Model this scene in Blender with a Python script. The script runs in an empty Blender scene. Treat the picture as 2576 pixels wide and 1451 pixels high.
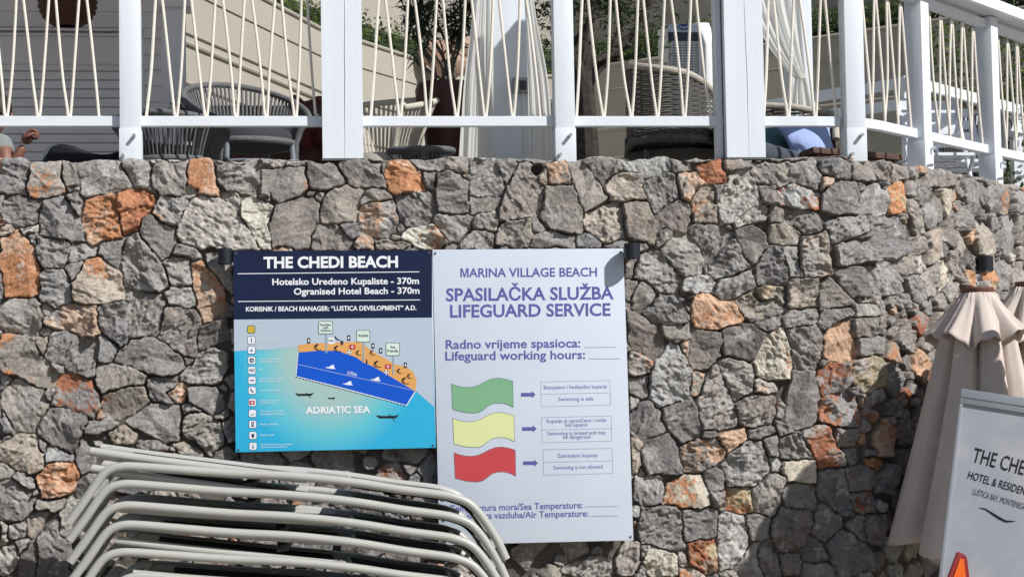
import bpy, bmesh, math, random
import numpy as np
from mathutils import Vector, Matrix, Euler
random.seed(7)
R = math.radians
sc = bpy.context.scene
COL = sc.collection

# ---------------------------------------------------------------- camera
W, H, F = 2576.0, 1451.0, 4512.0          # working pixel frame used to survey the photograph
YAW, PITCH, ROLL = R(7), R(2.86), R(1.0)
c_f = np.array([math.sin(YAW)*math.cos(PITCH), math.cos(YAW)*math.cos(PITCH), math.sin(PITCH)])
r0 = np.array([math.cos(YAW), -math.sin(YAW), 0.0]); u0 = np.cross(r0, c_f)
c_u = math.cos(ROLL)*u0 + math.sin(ROLL)*r0
c_r = math.cos(ROLL)*r0 - math.sin(ROLL)*u0
c_o = np.array([-9.4*math.sin(YAW), -9.4*math.cos(YAW), 1.6])
cam = bpy.data.cameras.new('camera'); camo = bpy.data.objects.new('camera', cam); COL.objects.link(camo)
m = Matrix.Identity(4)
for i in range(3):
    m[i][0] = c_r[i]; m[i][1] = c_u[i]; m[i][2] = -c_f[i]; m[i][3] = c_o[i]
camo.matrix_world = m
cam.sensor_width = 36; cam.lens = 36*F/W; cam.clip_end = 2000; cam.clip_start = .05
sc.camera = camo

# ---------------------------------------------------------------- light
SUN = Vector((1.0, -0.95, 1.2)).normalized()
EXPOSURE = 0.02
w = bpy.data.worlds.new('World'); sc.world = w; w.use_nodes = True
nt = w.node_tree
sky = nt.nodes.new('ShaderNodeTexSky'); sky.sky_type = 'NISHITA'; sky.sun_disc = False
sky.sun_elevation = math.asin(SUN.z); sky.sun_rotation = math.atan2(SUN.x, SUN.y)
nt.links.new(sky.outputs[0], nt.nodes['Background'].inputs[0]); nt.nodes['Background'].inputs[1].default_value = .07
sl = bpy.data.lights.new('sun', 'SUN'); sl.energy = 5.0; sl.angle = R(.5); sl.color = (1, .975, .94)
so = bpy.data.objects.new('sun', sl); COL.objects.link(so); so.location = (6, -8, 12)
so.rotation_euler = SUN.to_track_quat('Z', 'Y').to_euler()
sc.view_settings.view_transform = 'Standard'; sc.view_settings.look = 'None'
sc.view_settings.exposure = EXPOSURE; sc.view_settings.gamma = 1
sc.cycles.max_bounces = 8

# ---------------------------------------------------------------- survey helpers (pixel -> place)
def ray(x, y):
    return c_f + c_r*((x-W/2)/F) - c_u*((y-H/2)/F)
def K(x, y, Y):
    d = ray(x, y); return c_o + d*((Y-c_o[1])/d[1])
def K3(x, y, Y):                                     # same from 3000-wide pixels
    return K(x*W/3000, y*W/3000, Y)

# ---------------------------------------------------------------- materials
def srgb(r, g, b):
    f = lambda v: (v/255/12.92) if v/255 <= .04045 else ((v/255+.055)/1.055)**2.4
    return (f(r), f(g), f(b), 1)
def mat(name, col, rough=.6, var=.0, vscale=8, bump=0, bscale=40, spec=.4, metal=0, stretch=None, trans=0, var2=None, bdist=.004):
    M = bpy.data.materials.new(name); M.use_nodes = True
    N = M.node_tree.nodes; L = M.node_tree.links; b = N['Principled BSDF']
    col = tuple(col) + ((1,) if len(col) == 3 else ())
    b.inputs['Base Color'].default_value = col; b.inputs['Roughness'].default_value = rough
    b.inputs['Specular IOR Level'].default_value = spec; b.inputs['Metallic'].default_value = metal
    tc = N.new('ShaderNodeTexCoord'); mp = N.new('ShaderNodeMapping'); L.new(tc.outputs['Object'], mp.inputs[0])
    if stretch: mp.inputs['Scale'].default_value = stretch
    if var:
        n = N.new('ShaderNodeTexNoise'); n.inputs['Scale'].default_value = vscale; n.inputs['Detail'].default_value = 6
        n.inputs['Roughness'].default_value = .65
        L.new(mp.outputs[0], n.inputs['Vector'])
        r = N.new('ShaderNodeValToRGB'); r.color_ramp.elements[0].position = .3; r.color_ramp.elements[1].position = .72
        r.color_ramp.elements[0].color = tuple(c*(1-var) for c in col[:3]) + (1,)
        r.color_ramp.elements[1].color = (var2 + (1,) if var2 else tuple(min(1, c*(1+var*.7)) for c in col[:3]) + (1,))
        L.new(n.outputs['Fac'], r.inputs[0]); L.new(r.outputs[0], b.inputs['Base Color'])
    if bump:
        n2 = N.new('ShaderNodeTexNoise'); n2.inputs['Scale'].default_value = bscale; n2.inputs['Detail'].default_value = 5
        L.new(mp.outputs[0], n2.inputs['Vector'])
        bp = N.new('ShaderNodeBump'); bp.inputs['Strength'].default_value = bump; bp.inputs['Distance'].default_value = bdist
        L.new(n2.outputs['Fac'], bp.inputs['Height']); L.new(bp.outputs[0], b.inputs['Normal'])
    if trans:
        t = N.new('ShaderNodeBsdfTranslucent'); t.inputs['Color'].default_value = col
        mx = N.new('ShaderNodeMixShader'); mx.inputs[0].default_value = trans
        L.new(b.outputs[0], mx.inputs[1]); L.new(t.outputs[0], mx.inputs[2])
        L.new(mx.outputs[0], N['Material Output'].inputs[0])
    return M

WHITE = mat('white_painted_timber', (.70, .745, .805), .55, .05, 3, .35, 18, stretch=(6, 6, .5), bdist=.002)
RAILW = mat('white_painted_rail', (.72, .76, .815), .5, .04, 5, .2, 25)
ROPE = mat('cream_rope', (.77, .73, .65), .85, .12, 60, .6, 120, spec=.15, bdist=.003)
STEEL = mat('bolt_steel', (.55, .56, .57), .35, metal=.8)
CLAP = mat('grey_clapboard', (.80, .79, .82), .6, .06, 3, .15, 30)
CANVAS = mat('beige_canvas', (.385, .36, .31), .85, .06, 1.5, .2, 60, spec=.1)
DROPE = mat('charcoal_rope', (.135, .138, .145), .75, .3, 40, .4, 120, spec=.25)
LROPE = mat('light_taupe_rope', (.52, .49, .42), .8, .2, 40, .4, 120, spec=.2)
WICK = mat('taupe_wicker', (.125, .117, .105), .75, .3, 30, .5, 120, spec=.2)
WICKL = mat('pale_wicker', (.46, .425, .36), .75, .2, 40, .5, 120, spec=.2)
FRAMEG = mat('grey_alu', (.20, .22, .26), .45, .08, 10)
DARKCUSH = mat('charcoal_cushion', (.055, .058, .066), .9, .2, 8, .3, 80, spec=.1)
BLACK = mat('black_vinyl', (.006, .007, .011), .55, spec=.3)
MAROON = mat('maroon_glaze', (.070, .020, .017), .45, .25, 5, .15, 15)
REDCLOTH = mat('dark_red_cloth', (.11, .018, .014), .8, .35, 6, .4, 12, bdist=.02)
TABLEW = mat('dark_red_wood', (.09, .035, .028), .5, .3, 6, stretch=(1, 8, 8))
PLANK = mat('brown_wood', (.10, .055, .045), .6, .3, 6, stretch=(1, 9, 9))
SHEER = mat('sheer_curtain', (.94, .94, .91), .9, .03, 4, spec=.05, trans=.55)
BARK = mat('grey_bark', (.055, .047, .042), .9, .4, 18, .8, 30, bdist=.01, spec=.1)
OLIVE = mat('olive_leaf', (.05, .075, .03), .55, .5, 9, trans=.2)
OLEAND = mat('oleander_leaf', (.040, .065, .035), .5, .4, 9, trans=.2)
HEDGE = mat('hedge_leaf', (.045, .095, .025), .55, .5, 6, trans=.25, var2=(.16, .20, .03))
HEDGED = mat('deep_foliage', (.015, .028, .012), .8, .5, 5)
STEM = mat('grey_stem', (.16, .14, .12), .85, .3, 20)
PENDANT = mat('brown_wicker', (.115, .050, .030), .75, .4, 60, .8, 90, bdist=.006)
COOLER = mat('white_plastic', (.72, .74, .74), .4, .03, 5)
COOLDK = mat('dark_plastic', (.025, .03, .05), .35)
COOLBL = mat('blue_badge', (.05, .10, .30), .4)
COOLGR = mat('grille_grey', (.30, .31, .32), .5)
BLUEC = mat('blue_fabric', (.34, .43, .70), .9, .08, 5, .35, 9, spec=.1, bdist=.02)
TEALC = mat('teal_fabric', (.09, .17, .18), .9, .1, 8, spec=.1)
GREYC = mat('slate_fabric', (.10, .11, .135), .9, .1, 8, spec=.1)
GREYBOX = mat('grey_plastic', (.30, .30, .31), .5)
SKIN = mat('skin', (.21, .09, .065), .5, .1, 20)
SHIRT = mat('grey_shirt', (.22, .24, .24), .9, .15, 12, spec=.1)
HAIR = mat('brown_hair', (.03, .02, .014), .6, .4, 60)
LAMPM = mat('black_lamp_metal', (.012, .015, .022), .45, spec=.4)
TUBE = mat('lounger_paint', (.40, .40, .372), .38, .05, 6, .12, 60, spec=.5, bdist=.001)
SLING = mat('sling_mesh', (.030, .032, .038), .75, .2, 150, spec=.2)
RUBBER = mat('rubber', (.10, .10, .10), .7)
UMB = mat('beige_parasol_cloth', (.63, .55, .50), .9, .10, 5, .5, 22, spec=.08, bdist=.006, trans=.08)
UMBT = mat('brown_leather_trim', (.16, .07, .05), .7, .2, 20)
SAND = mat('sand', (.27, .24, .20), .95, .2, 3, .5, 60, spec=.1)
TERR = mat('terrace_tile', (.34, .32, .29), .8, .1, 4)
PRINT = {}
def ink(name, col, rough=.5):
    if name not in PRINT: PRINT[name] = mat('print_'+name, col, rough, .05, 2.2, spec=.3)
    return PRINT[name]

# ---------------------------------------------------------------- mesh helpers
class MB:
    def __init__(s): s.v = []; s.f = []
    def add(s, vs, fs):
        o = len(s.v); s.v += [tuple(float(c) for c in p) for p in vs]; s.f += [tuple(i+o for i in f) for f in fs]; return s
    def box(s, a, b, M=None):
        x0, y0, z0 = a; x1, y1, z1 = b
        vs = [(x0, y0, z0), (x1, y0, z0), (x1, y1, z0), (x0, y1, z0), (x0, y0, z1), (x1, y0, z1), (x1, y1, z1), (x0, y1, z1)]
        if M is not None: vs = [tuple(M @ Vector(p)) for p in vs]
        return s.add(vs, [(3, 2, 1, 0), (4, 5, 6, 7), (0, 1, 5, 4), (1, 2, 6, 5), (2, 3, 7, 6), (3, 0, 4, 7)])
    def prism(s, pts, d):                             # planar 3-d polygon pushed along vector d
        n = len(pts); d = np.array(d, float); vs = [np.array(p, float) for p in pts]; vs += [p+d for p in vs]
        fs = [tuple(range(n)), tuple(range(2*n-1, n-1, -1))] + [(i, i+n, (i+1) % n + n, (i+1) % n) for i in range(n)]
        return s.add(vs, fs)
    def tube(s, pts, r, n=8, closed=False, cap=True):
        P = [Vector(tuple(p)) for p in pts]; k = len(P)
        rr = r if hasattr(r, '__len__') else [r]*k
        T = []
        for i in range(k):
            if closed: t = P[(i+1) % k]-P[i-1]
            else: t = P[min(i+1, k-1)]-P[max(i-1, 0)]
            T.append(t.normalized() if t.length > 1e-9 else Vector((0, 0, 1)))
        a = Vector((0, 0, 1)) if abs(T[0].z) < .9 else Vector((0, 1, 0))
        nrm = (a-T[0]*a.dot(T[0])).normalized(); vs = []
        for i in range(k):
            nrm = nrm-T[i]*nrm.dot(T[i])
            if nrm.length < 1e-6: nrm = T[i].orthogonal()
            nrm.normalize(); bn = T[i].cross(nrm)
            for j in range(n):
                an = 2*math.pi*j/n; vs.append(P[i]+(nrm*math.cos(an)+bn*math.sin(an))*rr[i])
        fs = []
        for i in range(k if closed else k-1):
            for j in range(n):
                fs.append((i*n+j, i*n+(j+1) % n, ((i+1) % k)*n+(j+1) % n, ((i+1) % k)*n+j))
        if cap and not closed: fs += [tuple(range(n-1, -1, -1)), tuple(range((k-1)*n, k*n))]
        return s.add(vs, fs)
    def lathe(s, prof, n=24, c=(0, 0, 0), cap=True):
        vs = []; k = len(prof)
        for r, z in prof:
            for j in range(n):
                a = 2*math.pi*j/n; vs.append((c[0]+r*math.cos(a), c[1]+r*math.sin(a), c[2]+z))
        fs = [(i*n+j, i*n+(j+1) % n, (i+1)*n+(j+1) % n, (i+1)*n+j) for i in range(k-1) for j in range(n)]
        if cap: fs += [tuple(range(n-1, -1, -1)), tuple(range((k-1)*n, k*n))]
        return s.add(vs, fs)
    def grid(s, rows, closed=False):
        k = len(rows); n = len(rows[0]); vs = [p for r in rows for p in r]
        fs = [(i*n+j, i*n+(j+1) % n, (i+1)*n+(j+1) % n, (i+1)*n+j) for i in range(k-1) for j in range(n if closed else n-1)]
        return s.add(vs, fs)
    def quadleaf(s, p, d, l, wd, nrm):
        d = Vector(d).normalized(); sd = d.cross(Vector(nrm)).normalized() if d.cross(Vector(nrm)).length > 1e-4 else d.orthogonal().normalized()
        p = Vector(p); b = Vector(nrm).normalized()*l*.12
        return s.add([p, p+d*l*.45+sd*wd/2+b, p+d*l, p+d*l*.45-sd*wd/2+b], [(0, 1, 2, 3)])
    def build_each(s, name, M, parent, **kw):           # every loose piece becomes a part of its own
        lead = list(range(len(s.v)))
        def find(i):
            while lead[i] != i: lead[i] = lead[lead[i]]; i = lead[i]
            return i
        for f in s.f:
            for q in f[1:]: lead[find(q)] = find(f[0])
        groups = {}
        for f in s.f: groups.setdefault(find(f[0]), []).append(f)
        for fs in groups.values():
            ids = sorted({q for f in fs for q in f}); ix = {q: n_ for n_, q in enumerate(ids)}
            b = MB(); b.v = [s.v[q] for q in ids]; b.f = [tuple(ix[q] for q in f) for f in fs]; b.build(name, M, parent, **kw)
    def build(s, name, M, parent=None, smooth=False, bevel=0, angle=35, solid=0):
        me = bpy.data.meshes.new(name)
        off = np.array(wloc(parent)) if parent is not None else np.zeros(3)
        me.from_pydata([tuple(np.array(p)-off) for p in s.v], [], s.f)
        me.materials.append(M); me.update()
        if bevel or smooth or solid:
            bm = bmesh.new(); bm.from_mesh(me)
            bmesh.ops.recalc_face_normals(bm, faces=bm.faces)
            if bevel:
                es = [e for e in bm.edges if len(e.link_faces) == 2 and e.calc_face_angle(0) > R(40)]
                bmesh.ops.bevel(bm, geom=es, offset=bevel, segments=2, affect='EDGES', profile=.6, clamp_overlap=True)
            if smooth:
                for f in bm.faces: f.smooth = True
                for e in bm.edges:
                    if len(e.link_faces) == 2 and e.calc_face_angle(0) > R(angle): e.smooth = False
            bm.to_mesh(me); bm.free()
        o = bpy.data.objects.new(name, me); COL.objects.link(o)
        if parent is not None: o.parent = parent
        if solid:
            md = o.modifiers.new('thickness', 'SOLIDIFY'); md.thickness = solid
        return o
def wloc(o):
    v = Vector((0, 0, 0))
    while o is not None: v += o.location; o = o.parent
    return tuple(v)
def tag(o, label=None, cat=None, group=None, kind=None):
    if label: o['label'] = label
    if cat: o['category'] = cat
    if group: o['group'] = group
    if kind: o['kind'] = kind
    return o
def thing(name, label, cat, loc=(0, 0, 0), group=None):
    o = bpy.data.objects.new(name, None); COL.objects.link(o); o.location = tuple(float(c) for c in loc); o.empty_display_size = .1
    return tag(o, label, cat, group)
def dup(root, label=None):
    def cp(o, par):
        c = o.copy(); COL.objects.link(c)
        if par: c.parent = par
        for ch in list(o.children): cp(ch, c)
        return c
    c = cp(root, None)
    if label: c['label'] = label
    return c
def smoothpts(P, n=6):                                # Catmull-Rom through the points
    P = [np.array(p, float) for p in P]; out = []
    Q = [2*P[0]-P[1]]+P+[2*P[-1]-P[-2]]
    for i in range(1, len(Q)-2):
        for k in range(n):
            t = k/n; a, b, c, d = Q[i-1], Q[i], Q[i+1], Q[i+2]
            out.append(.5*((2*b)+(c-a)*t+(2*a-5*b+4*c-d)*t*t+(3*b-a-3*c+d)*t**3))
    out.append(P[-1]); return out

# ---------------------------------------------------------------- lettering
def raw_text(body, bold):
    cu = bpy.data.curves.new('lettering', 'FONT'); cu.body = body; cu.resolution_u = 3; cu.offset = bold
    o = bpy.data.objects.new('lettering', cu); COL.objects.link(o)
    me = bpy.data.meshes.new_from_object(o.evaluated_get(bpy.context.evaluated_depsgraph_get()))
    v = np.array([p.co[:] for p in me.vertices]).reshape(-1, 3); f = [tuple(p.vertices) for p in me.polygons]
    bpy.data.objects.remove(o); bpy.data.curves.remove(cu); bpy.data.meshes.remove(me)
    return v, f
def text_mesh(body, bold=0.0, shear=0.0):
    if 'M' not in body or bold <= 0: return raw_text(body, bold)
    bar_ = raw_text('|', 0)[0][:, 0].max(); adv = lambda t: raw_text(t+'|', 0)[0][:, 0].max()-bar_
    V, Fc, pre = [], [], ''
    def put(v, f, x):
        o = len(V); V.extend([(q[0]+x, q[1], 0) for q in v]); Fc.extend([tuple(i+o for i in g_) for g_ in f])
    parts = body.split('M')
    for i, p in enumerate(parts):
        if p.strip(): v, f = raw_text(p, bold); put(v, f, adv(pre) if pre else 0)
        pre += p
        if i < len(parts)-1:
            o_ = bold; l, r_, st, tp_, bt = .073-o_, .709+o_, .098+2*o_, .682+o_, -o_
            m_ = [(l, bt), (l+st*.92, bt), (l+st*.92, .50), (.391-st*.42, bt), (.391+st*.42, bt), (r_-st*.92, .50), (r_-st*.92, bt), (r_, bt), (r_, tp_), (r_-st*1.3, tp_), (.391, .19), (l+st*1.3, tp_), (l, tp_)]
            put(m_, [tuple(range(len(m_)))], adv(pre) if pre else 0); pre += 'M'
    return np.array(V), Fc
def letter(mb, body, p0, p1, cap, place, bold=.02, shear=0):
    """p0,p1: survey pixels of left / right end of the baseline, cap: cap height in pixels, place(x,y)->point"""
    v, f = text_mesh(body, bold, shear)
    if not len(v): return
    x0, x1 = v[:, 0].min(), v[:, 0].max(); s = cap/.70
    p0 = np.array(p0, float); p1 = np.array(p1, float); d = p1-p0; L = np.hypot(*d); d /= L; up = np.array([d[1], -d[0]])
    vs = [place(*(p0 + d*((q[0]-x0)/(x1-x0)*L) + up*q[1]*s)) for q in v]
    mb.add(vs, f)

# ---------------------------------------------------------------- ground and terrace
ZT = 2.755; X1 = 1.70; RAD = .68; TURN = R(45); LARC = RAD*TURN
def path(s, off=0.0):
    """plan of the wall's outer face at arc length s; off = distance inward. -> x, y, phi"""
    s = np.asarray(s, float)
    a = np.clip(s-X1, 0, LARC)/RAD; r = np.maximum(s-X1-LARC, 0)
    x = np.minimum(s, X1)+RAD*np.sin(a)+r*np.cos(TURN); y = RAD*(1-np.cos(a))+r*np.sin(TURN)
    return x-off*np.sin(a), y+off*np.cos(a), a
ss = np.concatenate([[-9], np.linspace(X1, X1+LARC, 24), [14]]); PX, PY, _ = path(ss)
def wall_hit(x, y):
    """survey pixel -> (s, z) on the wall face"""
    d = ray(x, y); best = None
    for i in range(len(ss)-1):
        ax, ay = PX[i], PY[i]; bx, by = PX[i+1]-ax, PY[i+1]-ay
        det = d[0]*(-by)+bx*d[1]
        if abs(det) < 1e-12: continue
        rx, ry = ax-c_o[0], ay-c_o[1]
        t = (rx*(-by)+bx*ry)/det; k = (d[0]*ry-d[1]*rx)/det
        if t > 0 and -1e-6 <= k <= 1+1e-6 and (best is None or t < best[0]): best = (t, ss[i]+k*(ss[i+1]-ss[i]))
    return best[1], c_o[2]+best[0]*d[2]

g = MB()
gx = [-600, -60, -12, -4, 0, 4, 12, 60, 600]; gy = [-600, -60, -12, -4, 0, 6, 60, 600]
g.grid([[(x, y, 0) for x in gx] for y in gy]); tag(g.build('ground', SAND), kind='structure')
tx, ty, _ = path(np.concatenate([[-9], np.linspace(-3, 5, 30), [9]]), .30)
t = MB(); n = len(tx)
t.prism([(x, y, 2.35) for x, y in zip(tx, ty)]+[(9.5, 16, 2.35), (-9.3, 16, 2.35)], (0, 0, .2))
tag(t.build('terrace_floor', TERR), kind='structure')

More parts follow.
